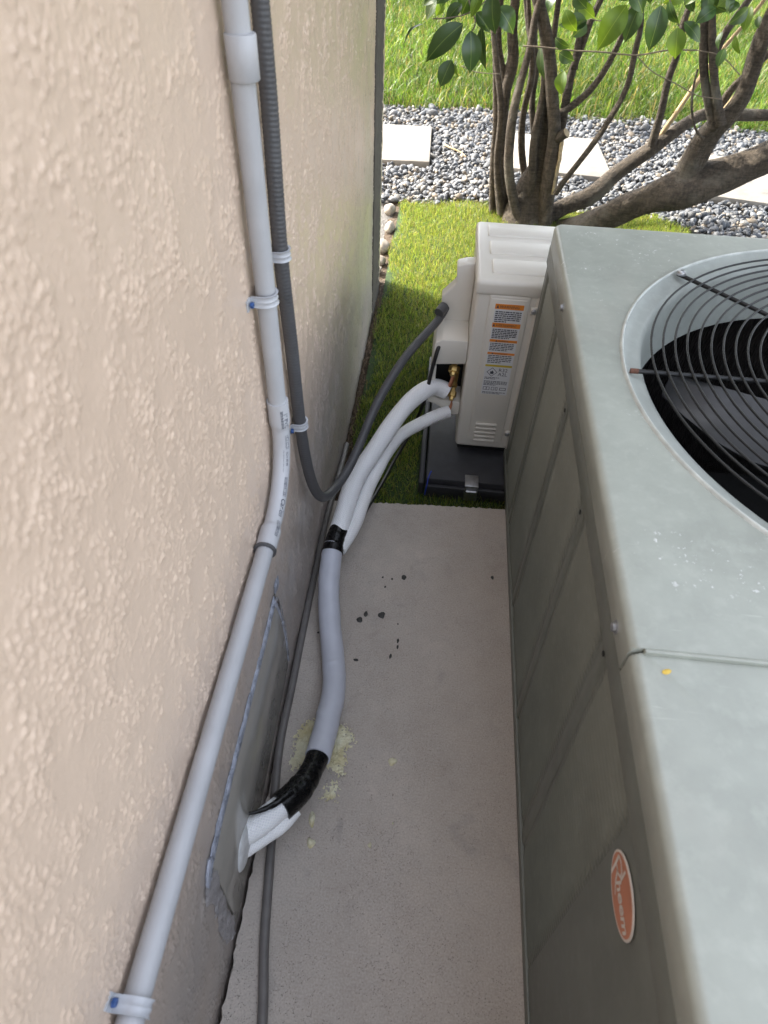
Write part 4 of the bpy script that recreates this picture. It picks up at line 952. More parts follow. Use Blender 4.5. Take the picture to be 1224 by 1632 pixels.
# sealant packed round the entry
col_ = bmesh.new(); bmesh.ops.create_icosphere(col_, subdivisions=4, radius=1.0)
for v in col_.verts:
    n = v.co.copy(); q = 1+0.05*math.sin(4*n.y+3*n.z)
    v.co = Vector((PX-0.002+max(n.x, -0.2)*0.012*q, 0.354+n.y*0.044*q, 0.120+n.z*0.048*q))
obj('sealant_collar', col_, M['sealant'], lines, smooth=180)
# bare ends: copper into the brass flare nuts
(vf, uv) = tube(catmull(np.array([LINE_MAIN[0], (0.078, 1.744, 0.225), (0.084, 1.745, 0.255), (0.085, 1.748, 0.275)]), 0.003), 0.0065, 14); obj('copper_tube', vf, M['copper'], lines, smooth=60)
(vf, uv) = tube(catmull(np.array([LINE_SMALL[0], (0.090, 1.742, 0.150), (0.090, 1.748, 0.176)]), 0.003), 0.005, 14); obj('copper_tube', vf, M['copper'], lines, smooth=60)

# ------------------------------------------------------------------ black cable, brown tube along the slab
cp = catmull(smooth_path(catmull(np.array(CABLE), 0.02), 4), 0.006)
tag(obj('power_cable', tube(cp, 0.0062, 12)[0], M['cable'], smooth=60, loc=tuple(cp[0])), 'thin black cable hanging behind the white pipes down to the slab', 'cable')
dp = catmull(np.array([(-0.130, -1.9, 0.01), (-0.138, -1.0, 0.01), (-0.155, -0.3, 0.01), (-0.172, -0.05, 0.01)]+DRAIN), 0.01)
tag(obj('drain_tube', tube(dp, 0.0095, 14, True, lump(8, 0.03, 0.3))[0], M['drain'], smooth=60, loc=tuple(dp[0])), 'brown grey tube lying on the slab along the foot of the wall', 'tube')

# ------------------------------------------------------------------ small cream outdoor unit on its charcoal pad
pad = thing('equipment_pad', 'low charcoal plastic pad under the small cream unit', 'pad', (0.35, 1.9, -0.105))
obj('deck', prism([(0.028, -0.105), (0.028, -0.036), (0.031, -0.030), (0.72, -0.030), (0.72, -0.105)], 'y', 1.572, 2.30, 0.004), M['pad'], pad, smooth=30)
obj('rim', bx(0.006, 0.024, 1.566, 2.31, -0.105, -0.048, 0.004), M['pad'], pad, smooth=30)
obj('front_skirt', bx(0.0285, 0.7195, 1.556, 1.5695, -0.105, -0.052, 0.003), M['pad'], pad, smooth=30)
clip = bx(0.160, 0.205, 1.548, 1.600, -0.0295, -0.0245, 0.0015)
bx(0.160, 0.205, 1.546, 1.551, -0.095, -0.025, 0.0012, 1, clip); bx(0.163, 0.202, 1.538, 1.5455, -0.062, -0.042, 0.003, 1, clip)
obj('metal_clip', clip, M['steel'], pad, smooth=30)
(vf, uv) = tube(catmull(np.array([(0.046, 1.600, -0.022), (0.042, 1.592, -0.026), (0.037, 1.570, -0.030), (0.034, 1.553, -0.050), (0.030, 1.549, -0.085)]), 0.004), 0.0022, 8)
tag(obj('blue_string', vf, M['string'], loc=(0.04, 1.59, -0.03), smooth=60), 'short blue string draped over the near corner of the charcoal pad', 'string')

unit = thing('heat_pump_unit', 'small cream outdoor unit with orange warning labels behind the big grey cabinet', 'heat pump', (0.25, 1.9, -0.03))
UY = 1.714
obj('cabinet', bx(0.119, 0.39, UY, 2.088, 0.0, 0.585, 0.014, 4), M['mini'], unit, smooth=40)
for fy in (1.74, 2.02):
    f_ = bx(0.13, 0.40, fy, fy+0.05, -0.0295, 0.001, 0.003); obj('foot', f_, M['dark'], unit, smooth=30)
lid = bx(0.114, 0.395, UY-0.006, 2.094, 0.566, 0.613, 0.013, 4)
obj('lid', lid, M['mini_lid'], unit, smooth=40)
for k, (y0, y1, x0) in enumerate(((1.752, 1.835, 0.158), (1.868, 1.950, 0.152), (1.985, 2.062, 0.148))):
    obj('lid_rib', bx(x0, 0.385, y0, y1, 0.604, 0.6185, 0.0062, 3), M['mini_lid'], unit, smooth=60)
# raised service side: two shallow steps and the seam edge
obj('side_plate', bx(0.158, 0.2735, UY-0.0055, UY+0.01, 0.036, 0.572, 0.005, 3), M['mini'], unit, smooth=60)
obj('side_recess', bx(0.1655, 0.2650, UY-0.0075, UY-0.004, 0.120, 0.562, 0.0018, 2), M['mini'], unit, smooth=60)
obj('seam_flange', bx(0.2905, 0.302, UY-0.009, UY+0.02, 0.004, 0.570, 0.004, 2), M['mini'], unit, smooth=60)
for k in range(5):
    z = 0.113-k*0.0172
    obj('vent_louver', bx(0.176, 0.247, UY-0.0145, UY-0.004, z-0.0055, z+0.0045, 0.0042, 2), M['mini'], unit, smooth=60)
for z in (0.534, 0.081):
    s_ = obj('screw_tab', bx(0.277, 0.297, UY-0.0135, UY-0.004, z-0.011, z+0.011, 0.004, 2), M['mini'], unit, smooth=50)
    obj('screw', lathe([(0.0075, 0.0), (0.0075, 0.003), (0.005, 0.0052), (0.0018, 0.0052), (0.0018, 0.003)], (0.286, UY-0.0135, z), (0, -1, 0), 18), M['steel'], s_, smooth=30)
# warning label: paper, coloured headers, print
LY = UY-0.0079
lab = obj('warning_label', bx(0.1765, 0.2575, LY-0.0006, LY+0.001, 0.2345, 0.5485), M['paper'], unit)
def flat(vf, x, z, y, sx=1.0):
    v, f = vf; v = np.array(v, float)
    return np.stack([x+v[:, 0]*sx, np.full(len(v), y), z+v[:, 1]], -1), f
def bars(x0, x1, z_top, n, pitch, h, seed):
    g = np.random.default_rng(seed); V = []; F = []
    for k in range(n):
        z = z_top-k*pitch; x = x0; lim = x1 if k < n-1 else x0+(x1-x0)*g.uniform(0.35, 0.8)
        while x < lim:
            w = min(g.uniform(0.003, 0.012), lim-x)
            o = len(V); V += [(x, 0, z), (x+w, 0, z), (x+w, 0, z+h), (x, 0, z+h)]; F.append((o, o+1, o+2, o+3)); x += w+0.0016
    V = np.array(V); V[:, 1] = LY-0.0012
    return V, F
heads = [(0.5485, 0.0160, 'WARNING'), (0.4885, 0.0150, 'AVERTISSEMENT'), (0.4335, 0.0085, 'WARNING'), (0.3895, 0.0075, 'AVERTISSEMENT')]
for z, h, t in heads: obj('orange_header', bx(0.1765, 0.2575, LY-0.0010, LY-0.0004, z-h, z), M['orange'], lab)
obj('yellow_header', bx(0.1765, 0.2575, LY-0.0010, LY-0.0004, 0.3385, 0.3455), M['yellow'], lab)
pr = []
for z, h, t in heads:
    vf = text_mesh(t, h*0.72); w = vf[0][:, 0].max(); sx = min(1.0, 0.060/w); pr.append(flat(vf, 0.217-w*sx/2, z-h*0.76, LY-0.0014, sx))
    # warning triangle
    xx = 0.217-w*sx/2-0.009
    pr.append((np.array([(xx, LY-0.0014, z-h*0.8), (xx+0.007, LY-0.0014, z-h*0.8), (xx+0.0035, LY-0.0014, z-h*0.15)]), [(0, 1, 2)]))
pr.append(bars(0.180, 0.254, 0.5225, 6, 0.0062, 0.0034, 1)); pr.append(bars(0.180, 0.252, 0.4655, 6, 0.0055, 0.0032, 2))
pr.append(bars(0.180, 0.250, 0.4185, 5, 0.0056, 0.0030, 3)); pr.append(bars(0.180, 0.251, 0.3765, 5, 0.0060, 0.0030, 4))
pr.append(flat(text_mesh('R32', 0.0175), 0.219, 0.3215, LY-0.0014, 1.0)); pr.append(flat(text_mesh('A2L', 0.0175), 0.219, 0.3065, LY-0.0014, 1.0))
def diamond(cx, cz, r, w):
    V = []; F = []
    for k in range(4):
        a = math.pi/2*k; V += [(cx+r*math.cos(a), LY-0.0014, cz+r*math.sin(a)), (cx+(r-w)*math.cos(a), LY-0.0014, cz+(r-w)*math.sin(a))]
    for k in range(4): F.append((2*k, 2*((k+1) % 4), 2*((k+1) % 4)+1, 2*k+1))
    return np.array(V), F
pr.append(diamond(0.200, 0.319, 0.0165, 0.0022))
flame = [(-0.0045, -0.006), (0.0045, -0.006), (0.006, -0.001), (0.0035, 0.004), (0.001, 0.008), (-0.0005, 0.003), (-0.004, 0.005), (-0.006, -0.001)]
pr.append((np.array([(0.200+a, LY-0.0014, 0.318+b) for a, b in flame]), [tuple(range(8))]))
pr.append(bars(0.180, 0.225, 0.2975, 2, 0.0048, 0.0022, 7)); pr.append(bars(0.180, 0.252, 0.2835, 4, 0.0046, 0.0024, 8)); pr.append(bars(0.180, 0.252, 0.2420, 2, 0.0045, 0.0022, 9))
def frame_rect(x0, x1, z0, z1, w):
    V = [(x0, z0), (x1, z0), (x1, z1), (x0, z1), (x0+w, z0+w), (x1-w, z0+w), (x1-w, z1-w), (x0+w, z1-w)]
    return np.array([(a, LY-0.0014, b) for a, b in V]), [(0, 1, 5, 4), (1, 2, 6, 5), (2, 3, 7, 6), (3, 0, 4, 7)]
pr.append(frame_rect(0.181, 0.201, 0.2515, 0.2635, 0.0014)); pr.append(frame_rect(0.206, 0.216, 0.2515, 0.2635, 0.0014)); pr.append(frame_rect(0.219, 0.226, 0.2515, 0.2635, 0.0014)); pr.append(frame_rect(0.232, 0.252, 0.2525, 0.2625, 0.0018))
pr.append((np.array([(0.190, LY-0.0014, 0.2515), (0.192, LY-0.0014, 0.2515), (0.192, LY-0.0014, 0.2635), (0.190, LY-0.0014, 0.2635)]), [(0, 1, 2, 3)]))
obj('label_print', merge(pr), M['ink'], lab)
# electrical cover and valve bracket on the wall side
obj('electrical_cover', prism([(0.1185, 0.588), (0.090, 0.586), (0.061, 0.576), (0.0655, 0.521), (0.025, 0.474), (0.031, 0.412), (0.080, 0.362), (0.081, 0.300), (0.1185, 0.296)], 'y', 1.855, 1.90, 0.005, 3), M['mini'], unit, smooth=40)
obj('conduit_fitting', lathe([(0.0125, -0.012), (0.0158, -0.012), (0.0158, 0.022)], (0.026, 1.832, 0.440), (0.45, 0.86, 0.22), 20), M['flex'], unit, smooth=40)
br = prism([(0.1185, 0.398), (0.040, 0.398), (0.018, 0.385), (0.012, 0.320), (0.012, 0.306), (0.1185, 0.316)], 'y', 1.738, 1.93, 0.004)
obj('valve_bracket', br, M['mini'], unit, smooth=40)
br2 = prism([(0.012, 0.3055), (0.012, 0.158), (0.040, 0.150), (0.090, 0.113), (0.1185, 0.113), (0.1185, 0.165), (0.046, 0.172), (0.031, 0.180), (0.029, 0.300)], 'y', 1.741, 1.93, 0.003)
obj('bracket_frame', br2, M['mini'], unit, smooth=40)
obj('valve_recess', bx(0.027, 0.118, 1.83, 1.90, 0.160, 0.31), M['dark'], unit)
def valve(c, ax, r):
    hexn = lathe([(r*0.8, -0.028), (r*0.8, -0.016), (r*1.25, -0.016), (r*1.3, -0.010), (r*1.3, 0.002), (r*1.1, 0.004), (r*0.75, 0.004), (r*0.7, 0.014), (r*0.45, 0.016)], c, ax, 6)
    return hexn
v1 = obj('service_valve', valve((0.083, 1.742, 0.284), (-0.10, -0.75, -0.45), 0.0120), M['brass'], unit, smooth=25)
obj('valve_body', lathe([(0.011, -0.07), (0.011, 0.0), (0.014, 0.002), (0.014, 0.012), (0.010, 0.014)], (0.088, 1.78, 0.305), (-0.10, -0.75, -0.45), 16), M['brass'], unit, smooth=25)
v2 = obj('service_valve', valve((0.089, 1.745, 0.186), (-0.10, -0.75, -0.45), 0.0105), M['brass'], unit, smooth=25)
obj('valve_body', lathe([(0.010, -0.07), (0.010, 0.0), (0.012, 0.002), (0.012, 0.012), (0.009, 0.014)], (0.093, 1.785, 0.208), (-0.10, -0.75, -0.45), 16), M['brass'], unit, smooth=25)

# ------------------------------------------------------------------ big grey-green package unit
ac = thing('air_conditioner', 'large grey green cabinet with a round fan grille standing on the right', 'air conditioner', (0.945, 0.5, 0.0))
X0, X1, YS, YF, ZT = 0.287, 1.603, 0.459, 1.695, 0.79
FC = np.array([0.945, 1.061])
def rr_inside(P, x0, x1, y0, y1, rc, round_near):
    x, y = P[:, 0], P[:, 1]
    ok = (x >= x0) & (x <= x1) & (y >= y0) & (y <= y1)
    for cx, sx in ((x0+rc, -1), (x1-rc, 1)):
        for cy, sy, on in ((y1-rc, 1, round_near != 'near'), (y0+rc, -1, round_near == 'near')):
            if on:
                cor = ((x-cx)*sx > 0) & ((y-cy)*sy > 0)
                ok &= ~(cor & ((x-cx)**2+(y-cy)**2 > rc*rc))
    return ok
def lid_angles(c, x0, x1, y0, y1):
    A = list(np.linspace(0, 2*math.pi, 220, endpoint=False))
    for cx in (x0, x1):
        for cy in (y0, y1):
            a = math.atan2(cy-c[1], cx-c[0]); A += list(a+np.linspace(-0.05, 0.05, 25))
    return np.array(sorted(a % (2*math.pi) for a in A))
def rr_loop(c, ang, x0, x1, y0, y1, rc, round_near):
    D = np.stack([np.cos(ang), np.sin(ang)], -1); lo = np.zeros(len(ang)); hi = np.full(len(ang), 3.0)
    for _ in range(44):
        mid = (lo+hi)/2; ok = rr_inside(c+D*mid[:, None], x0, x1, y0, y1, rc, round_near)
        lo = np.where(ok, mid, lo); hi = np.where(ok, hi, mid)
    return c+D*lo[:, None]
def lid_mesh(c, x0, x1, y0, y1, zt, hole, seam_near, seam_far):
    ang = lid_angles(c, x0, x1, y0, y1); n = len(ang); D = np.stack([np.cos(ang), np.sin(ang)], -1)
    loops = []
    R = 0.013
    def rect(ins, rc):
        return rr_loop(c, ang, x0+ins, x1-ins, y0+(0 if seam_near else ins), y1-(0 if seam_far else ins), rc, 'far' if seam_near else 'near')
    if hole:
        for r, z in ((0.5785, zt-0.0008), (0.582, zt+0.0004), (0.590, zt)): loops.append((c+D*r, np.full(n, z)))
    inner = rect(R, 0.012)
    base = c+D*(0.590 if hole else 0.02)
    for t in np.linspace(0, 1, 7)[1:]: loops.append((base*(1-t)+inner*t, np.full(n, zt)))
    if not hole: loops.insert(0, (base, np.full(n, zt)))
    for th in np.linspace(0, math.pi/2, 7)[1:]:
        loops.append((rect(R*(1-math.sin(th)), 0.014+R*math.sin(th)*0.6), np.full(n, zt-R*(1-math.cos(th)))))
    loops.append((rect(0.0, 0.024), np.full(n, zt-0.052))); loops.append((rect(0.0025, 0.022), np.full(n, zt-0.0545))); loops.append((rect(0.02, 0.02), np.full(n, zt-0.0545)))
    V = np.concatenate([np.concatenate([p, z[:, None]], 1) for p, z in loops]); F = []
    for i in range(len(loops)-1):
        for j in range(n):
            k = (j+1) % n; F.append((i*n+j, i*n+k, (i+1)*n+k, (i+1)*n+j))
    if not hole: F.append(tuple(range(n)))
    b = bmesh.new(); me = fast_mesh('t', V, F); b.from_mesh(me); bpy.data.meshes.remove(me)
    bmesh.ops.remove_doubles(b, verts=b.verts, dist=1e-6)
    return b
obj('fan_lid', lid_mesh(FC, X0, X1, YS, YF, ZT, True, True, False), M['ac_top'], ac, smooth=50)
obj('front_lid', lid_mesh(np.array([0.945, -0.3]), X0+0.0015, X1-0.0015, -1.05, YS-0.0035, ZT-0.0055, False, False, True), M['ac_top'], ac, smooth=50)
def ring_surface(prof, c, n=160, flip=False):
    V = []; F = []
    for r, z in prof:
        for j in range(n):
            a = 2*math.pi*j/n; V.append((c[0]+r*math.cos(a), c[1]+r*math.sin(a), z))
    for i in range(len(prof)-1):
        for j in range(n):
            k = (j+1) % n; F.append((i*n+j, i*n+k, (i+1)*n+k, (i+1)*n+j))
    return V, F
obj('seam_strip', bx(X0+0.016, X1-0.016, YS-0.0062, YS-0.0006, ZT-0.008, ZT+0.0022, 0.0022, 3), M['ac_top'], ac, smooth=60)
obj('opening_rim', ring_surface([(0.5725, ZT-0.0015), (0.5728, ZT+0.0025), (0.5740, ZT+0.0046), (0.5760, ZT+0.0046), (0.5778, ZT+0.0020), (0.5795, ZT-0.001)], FC), M['rim'], ac, smooth=70)
obj('fan_shroud', ring_surface([(0.5723, ZT-0.0008), (0.568, ZT-0.003), (0.556, ZT-0.009), (0.542, ZT-0.013), (0.534, ZT-0.018), (0.528, ZT-0.035), (0.520, ZT-0.08), (0.516, ZT-0.148), (0.524, ZT-0.152)], FC), M['shroud'], ac, smooth=60)
# cabinet shell: side sheets, posts, ribbed louvre panels
BX = X0+0.006
shell = bmesh.new()
def quad(b, *p): b.faces.new([b.verts.new(v) for v in p])
quad(shell, (BX, -1.03, 0), (BX, YF-0.004, 0), (BX, YF-0.004, 0.7345), (BX, -1.03, 0.7345))
quad(shell, (X1-0.004, -1.03, 0), (X1-0.004, YF-0.004, 0), (X1-0.004, YF-0.004, 0.7345), (X1-0.004, -1.03, 0.7345))
quad(shell, (BX, YF-0.004, 0), (X1-0.004, YF-0.004, 0), (X1-0.004, YF-0.004, 0.7345), (BX, YF-0.004, 0.7345))
quad(shell, (BX, -1.03, 0), (X1-0.004, -1.03, 0), (X1-0.004, -1.03, 0.7345), (BX, -1.03, 0.7345))
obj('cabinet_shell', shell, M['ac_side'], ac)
def slant(y, z):
    k = 0.095 if y < 0.9 else (0.05 if y < 1.2 else 0.02)
    return y-k*(0.69-z)
obj('top_rail', bx(X0+0.0012, X0+0.012, -1.02, YF-0.006, 0.6865, 0.7345, 0.002), M['ac_side'], ac, smooth=40)
obj('base_rail', bx(X0-0.002, X0+0.012, -1.02, YF-0.006, 0.0005, 0.028, 0.002), M['ac_side'], ac, smooth=40)
posts = [(0.520, 0.034), (0.797, 0.028), (1.088, 0.026), (1.372, 0.026), (1.640, 0.04)]
def post_mesh(y, w):
    b = bmesh.new(); n = 8; rows = []
    for z in np.linspace(0.0285, 0.6895, n):
        yc = slant(y, z)
        rows.append([b.verts.new((px, yc+dy, z)) for px, dy in ((BX-0.0005, -w/2), (X0+0.0022, -w/2+0.003), (X0+0.0012, 0), (X0+0.0022, w/2-0.003), (BX-0.0005, w/2))])
    for i in range(n-1):
        for j in range(4): b.faces.new((rows[i][j], rows[i][j+1], rows[i+1][j+1], rows[i+1][j]))
    return b
for y, w in posts: obj('post', post_mesh(y, w), M['ac_side'], ac, smooth=60)
def louvre_mesh(ya, yb):
    nz = 46*6; ny = 26
    zs = np.linspace(0.034, 0.684, nz+1); us = np.concatenate([np.linspace(0, 0.12, 9), np.linspace(0.12, 0.88, 9)[1:-1], np.linspace(0.88, 1, 9)])
    V = []; F = []
    for z in zs:
        a = slant(ya, z); b = slant(yb, z)
        for u in us:
            e = min(1.0, min(u, 1-u)/0.10); e = e*e*(3-2*e)
            ph = ((z-0.034)/0.65*46) % 1.0
            prof = (ph if ph < 0.72 else (1-ph)/0.28*0.72)/0.72
            V.append((BX-0.0008-0.0040*e*prof, a+(b-a)*u, z))
    m = len(us)
    for i in range(nz):
        for j in range(m-1): F.append((i*m+j, i*m+j+1, (i+1)*m+j+1, (i+1)*m+j))
    return V, F
spans = [(0.283, 0.503), (0.537, 0.783), (0.811, 1.075), (1.101, 1.359), (1.385, 1.62)]
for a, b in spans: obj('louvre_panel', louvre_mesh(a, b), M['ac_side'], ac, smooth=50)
# plain service panel with the badge
def plain_mesh():
    b = bmesh.new(); rows = []
    for z in np.linspace(0.0285, 0.6895, 10):
        yc = slant(0.283, z)
        rows.append([b.verts.new(v) for v in ((BX-0.0005, yc+0.006, z), (X0+0.0018, yc, z), (X0+0.0018, yc-0.2, z), (X0+0.0018, -1.0, z))])
    for i in range(9):
        for j in range(3): b.faces.new((rows[i][j], rows[i][j+1], rows[i+1][j+1], rows[i+1][j]))
    return b
obj('service_panel', plain_mesh(), M['ac_side'], ac, smooth=40)
def hex_bolt(c, ax, r=0.006):
    return lathe([(r*1.5, 0), (r*1.5, 0.0015), (r, 0.0018), (r, 0.006), (r*0.7, 0.0068)], c, ax, 12)
for y, z in ((0.514, 0.750), (1.345, 0.752), (-0.2, 0.75)):
    obj('cabinet_screw', hex_bolt((X0+0.0005, y, z), (-1, 0, 0), 0.0068), M['steel'], ac, smooth=30)
for y, z in ((0.512, 0.684), (0.800, 0.672), (1.088, 0.668)):
    obj('rivet_hole', lathe([(0.0045, 0), (0.0045, 0.0012), (0.002, 0.0014)], (X0+0.0012, y, z), (-1, 0, 0), 12), M['dark'], ac)
# oval badge
def oval(cy, cz, ry, rz, x, th, tilt=0.0):
    V = []; n = 48
    for xx in (x+th, x):
        for j in range(n):
            a = 2*math.pi*j/n; u = ry*math.cos(a); w = rz*math.sin(a)
            V.append((xx, cy-(u*math.cos(tilt)-w*math.sin(tilt)), cz+u*math.sin(tilt)+w*math.cos(tilt)))
    F = [tuple(range(n)), tuple(range(2*n-1, n-1, -1))]+[(j, (j+1) % n, n+(j+1) % n, n+j) for j in range(n)]
    return V, F
BC = (0.2175, 0.632); BXF = X0-0.0002
badge = obj('badge', oval(*BC, 0.0485, 0.0370, BXF-0.0012, 0.0016), M['badge_white'], ac, smooth=30)
obj('badge_field', oval(*BC, 0.0455, 0.0338, BXF-0.0016, 0.0008), M['badge'], badge)
def badge_text(body, size, ox, oz, shear):
    v, f = text_mesh(body, size, shear, 1.0, 0.0007)
    # reads along -y for someone facing the cabinet
    return np.stack([np.full(len(v), BXF-0.0021), BC[0]-(ox+v[:, 0]), BC[1]+oz+v[:, 1]], -1), f
bt = [badge_text('heem', 0.0260, -0.0175, -0.0115, 0.22)]
def stroke(pts, w):
    P = np.array(pts); V = []; F = []
    for i, p in enumerate(P):
        d = P[min(i+1, len(P)-1)]-P[max(i-1, 0)]; d /= np.linalg.norm(d); n = np.array([-d[1], d[0]])
        ww = w if np.isscalar(w) else w[i]
        for s in (1, -1): V.append((BXF-0.0021, BC[0]-(p+n*s*ww/2)[0], BC[1]+(p+n*s*ww/2)[1]))
    for i in range(len(P)-1): F.append((2*i, 2*i+1, 2*i+3, 2*i+2))
    return np.array(V), F
bt.append(stroke([(-0.0275, -0.022), (-0.033, -0.002), (-0.0385, 0.014)][::-1] if False else [(-0.030, -0.0245), (-0.0345, -0.004), (-0.0390, 0.0125)], 0.0048))
bt.append(stroke([(-0.0390, 0.0125), (-0.030, 0.0165), (-0.0195, 0.0140), (-0.0165, 0.0065), (-0.022, 0.0005), (-0.0325, -0.001)], 0.0036))
bt.append(stroke([(-0.026, 0.000), (-0.018, -0.012), (-0.004, -0.0215)], [0.0046, 0.0040, 0.0020]))
bt.append(stroke([(-0.013, 0.006), (-0.0175, 0.0270)], 0.0040))
obj('badge_lettering', merge(bt), M['badge_white'], badge)
# fan guard
GZ = ZT+0.004
guard = obj('guard_hub', lathe([(0.09, -0.004), (0.095, -0.002), (0.095, 0.002), (0.09, 0.004)], (*FC, GZ), (0, 0, 1), 48), M['black'], ac, smooth=40)
k = 0; r = 0.5215
while r > 0.10:
    a = np.linspace(0, 2*math.pi, 121)[:-1]
    n = 8; V = []; F = []
    wr = 0.0023
    for t in a:
        for j in range(n):
            q = 2*math.pi*j/n; V.append((FC[0]+(r+wr*math.cos(q))*math.cos(t), FC[1]+(r+wr*math.cos(q))*math.sin(t), GZ+0.0035+wr*math.sin(q)))
    for i in range(120):
        for j in range(n): F.append((i*n+j, i*n+(j+1) % n, ((i+1) % 120)*n+(j+1) % n, ((i+1) % 120)*n+j))
    obj('guard_ring', (V, F), M['black'], ac, smooth=180)
    r -= 0.0226
for j in range(8):
    t = math.radians(180+45*j+ROD_OFF)
    d = np.array([math.cos(t), math.sin(t)])
    p0 = FC+d*0.09; p1 = FC+d*0.563
    P = np.linspace([*p0, GZ-0.0015], [*p1, GZ-0.0015], 24)
    ro = obj('guard_rod', tube(P, 0.0044, 10, True, lump(60+j, 0.05, 0.05))[0], M['black'], ac, smooth=60)
    if j % 2 == 1:
        pb = FC+d*0.556
        obj('guard_bolt', lathe([(0.0125, 0), (0.0125, 0.002), (0.0085, 0.003), (0.0075, 0.0065), (0.004, 0.0085)], (*pb, GZ+0.0015), (0, 0, 1), 20), M['steel'], ro, smooth=30)
    else:
        pe = np.linspace([*(FC+d*0.552), GZ-0.0015], [*(FC+d*0.5665), GZ-0.0015], 4)
        obj('rusty_tip', tube(pe, 0.0049, 10)[0], M['rust'], ro, smooth=60)
# fan, motor, coil
obj('motor', lathe([(0.085, -0.17), (0.085, -0.01), (0.07, 0.0), (0.02, 0.0), (0.02, 0.03)], (*FC, 0.60), (0, 0, 1), 40), M['dark'], ac, smooth=40)
def blade(rot):
    V = []; F = []; rows = [(0.085, 128, 196), (0.16, 134, 187), (0.25, 141, 177), (0.32, 145, 167), (0.39, 148, 157.5), (0.43, 149, 153), (0.456, 149.5, 150.5)]
    m = 9
    for r, a0, a1 in rows:
        for j in range(m):
            u = j/(m-1); a = math.radians(a0+(a1-a0)*u+rot)
            V.append((FC[0]+r*math.cos(a), FC[1]+r*math.sin(a), 0.640-0.055*u-0.01*math.sin(u*math.pi)))
    for i in range(len(rows)-1):
        for j in range(m-1): F.append((i*m+j, i*m+j+1, (i+1)*m+j+1, (i+1)*m+j))
    n = len(V); V2 = [(x, y, z-0.003) for x, y, z in V]; F += [tuple(n+i for i in f[::-1]) for f in F]
    rim = [j for j in range(m)]+[i*m+m-1 for i in range(1, len(rows))]+[(len(rows)-1)*m+j for j in range(m-2, -1, -1)]+[i*m for i in range(len(rows)-2, 0, -1)]
    F += [(rim[i], rim[(i+1) % len(rim)], n+rim[(i+1) % len(rim)], n+rim[i]) for i in range(len(rim))]
    return V+V2, F
for t in (0, 120, 240): obj('fan_blade', blade(t), M['blade'], ac, smooth=40)
def fins():
    V = []; F = []
    def wall(p, q, n):
        p = np.array(p); q = np.array(q); d = (q-p)/n; nn = np.array([-d[1], d[0]])/np.linalg.norm(d)
        for i in range(n):
            a = p+d*i; b = p+d*(i+0.35); c_ = p+d*(i+0.5)+nn*0.006; e = p+d*(i+0.85)+nn*0.006
            for u, w in ((a, b), (b, c_), (c_, e), (e, p+d*(i+1))):
                k = len(V)
                V.extend([(u[0], u[1], 0.03), (w[0], w[1], 0.03), (w[0], w[1], 0.70), (u[0], u[1], 0.70)]); F.append((k, k+1, k+2, k+3))
    wall((X0+0.04, YS+0.04), (X0+0.04, YF-0.04), 170); wall((X0+0.04, YF-0.04), (X1-0.04, YF-0.04), 180); wall((X1-0.04, YF-0.04), (X1-0.04, YS+0.04), 170); wall((X1-0.04, YS+0.04), (X0+0.04, YS+0.04), 180)
    return V, F
obj('coil_fins', fins(), M['fins'], ac)
obj('cabinet_floor', bx(X0+0.012, X1-0.01, YS-0.02, YF-0.012, 0.004, 0.03), M['dark'], ac)

# ------------------------------------------------------------------ bits on the slab and lid
def blob(center, rx, ry, h, seed, n=14, rot=0.0, rough=0.22):
    g = np.random.default_rng(seed); b = bmesh.new(); rings = []
    q = 1+g.normal(0, rough, n); q = (q+np.roll(q, 1))/2
    for f, z in ((1.0, 0.0004), (0.86, h*0.55), (0.5, h*0.95)):
        rings.append([b.verts.new((center[0]+f*q[j]*(rx*math.cos(2*math.pi*j/n)*math.cos(rot)-ry*math.sin(2*math.pi*j/n)*math.sin(rot)), center[1]+f*q[j]*(rx*math.cos(2*math.pi*j/n)*math.sin(rot)+ry*math.sin(2*math.pi*j/n)*math.cos(rot)), center[2]+z*(1+g.normal(0, 0.2)))) for j in range(n)])
    for i in range(2):
        for j in range(n): b.faces.new((rings[i][j], rings[i][(j+1) % n], rings[i+1][(j+1) % n], rings[i+1][j]))
    b.faces.new(rings[2])
    return b
drip_labels = {0: 'oval black sealant drip, leftmost of the trio in mid slab', 1: 'small black drip touching the oval drip on the slab', 2: 'largest black crescent shaped drip in the middle of the slab', 3: 'ragged black drip farthest up the slab among the dark spots', 11: 'flat wide black drip close to the grey sleeve on the slab', 12: 'round rusty black spot on the slab by the big cabinet', 10: 'lowest of three black drips in a line on the slab', 8: 'topmost of three black drips in a line on the slab', 9: 'middle of three black drips in a line on the slab', 13: 'black drip between the grey sleeve and the wall', 4: 'small dark dot close to the left of the ragged drip', 5: 'faint dark dot farther left of the ragged drip', 6: 'grey dot just nearer than the pair of dots beside the ragged drip', 7: 'tiny speck between the crescent drip and the line of three', 14: 'black drip half hidden under the grey sleeve edge'}
for i, (x, y, w, h) in enumerate(DRIPS):
    s = 1.46/1040/3.825
    o = obj('sealant_drip', blob((x, y, 0), w*s, h*s/0.62, 0.0016, 100+i, 12, 0.0, 0.16), M['drip'], loc=(x, y, 0), smooth=60)
    tag(o, drip_labels.get(i, 'tiny dark speck on the slab near the ragged drip'), 'drip', 'black drips on the slab')
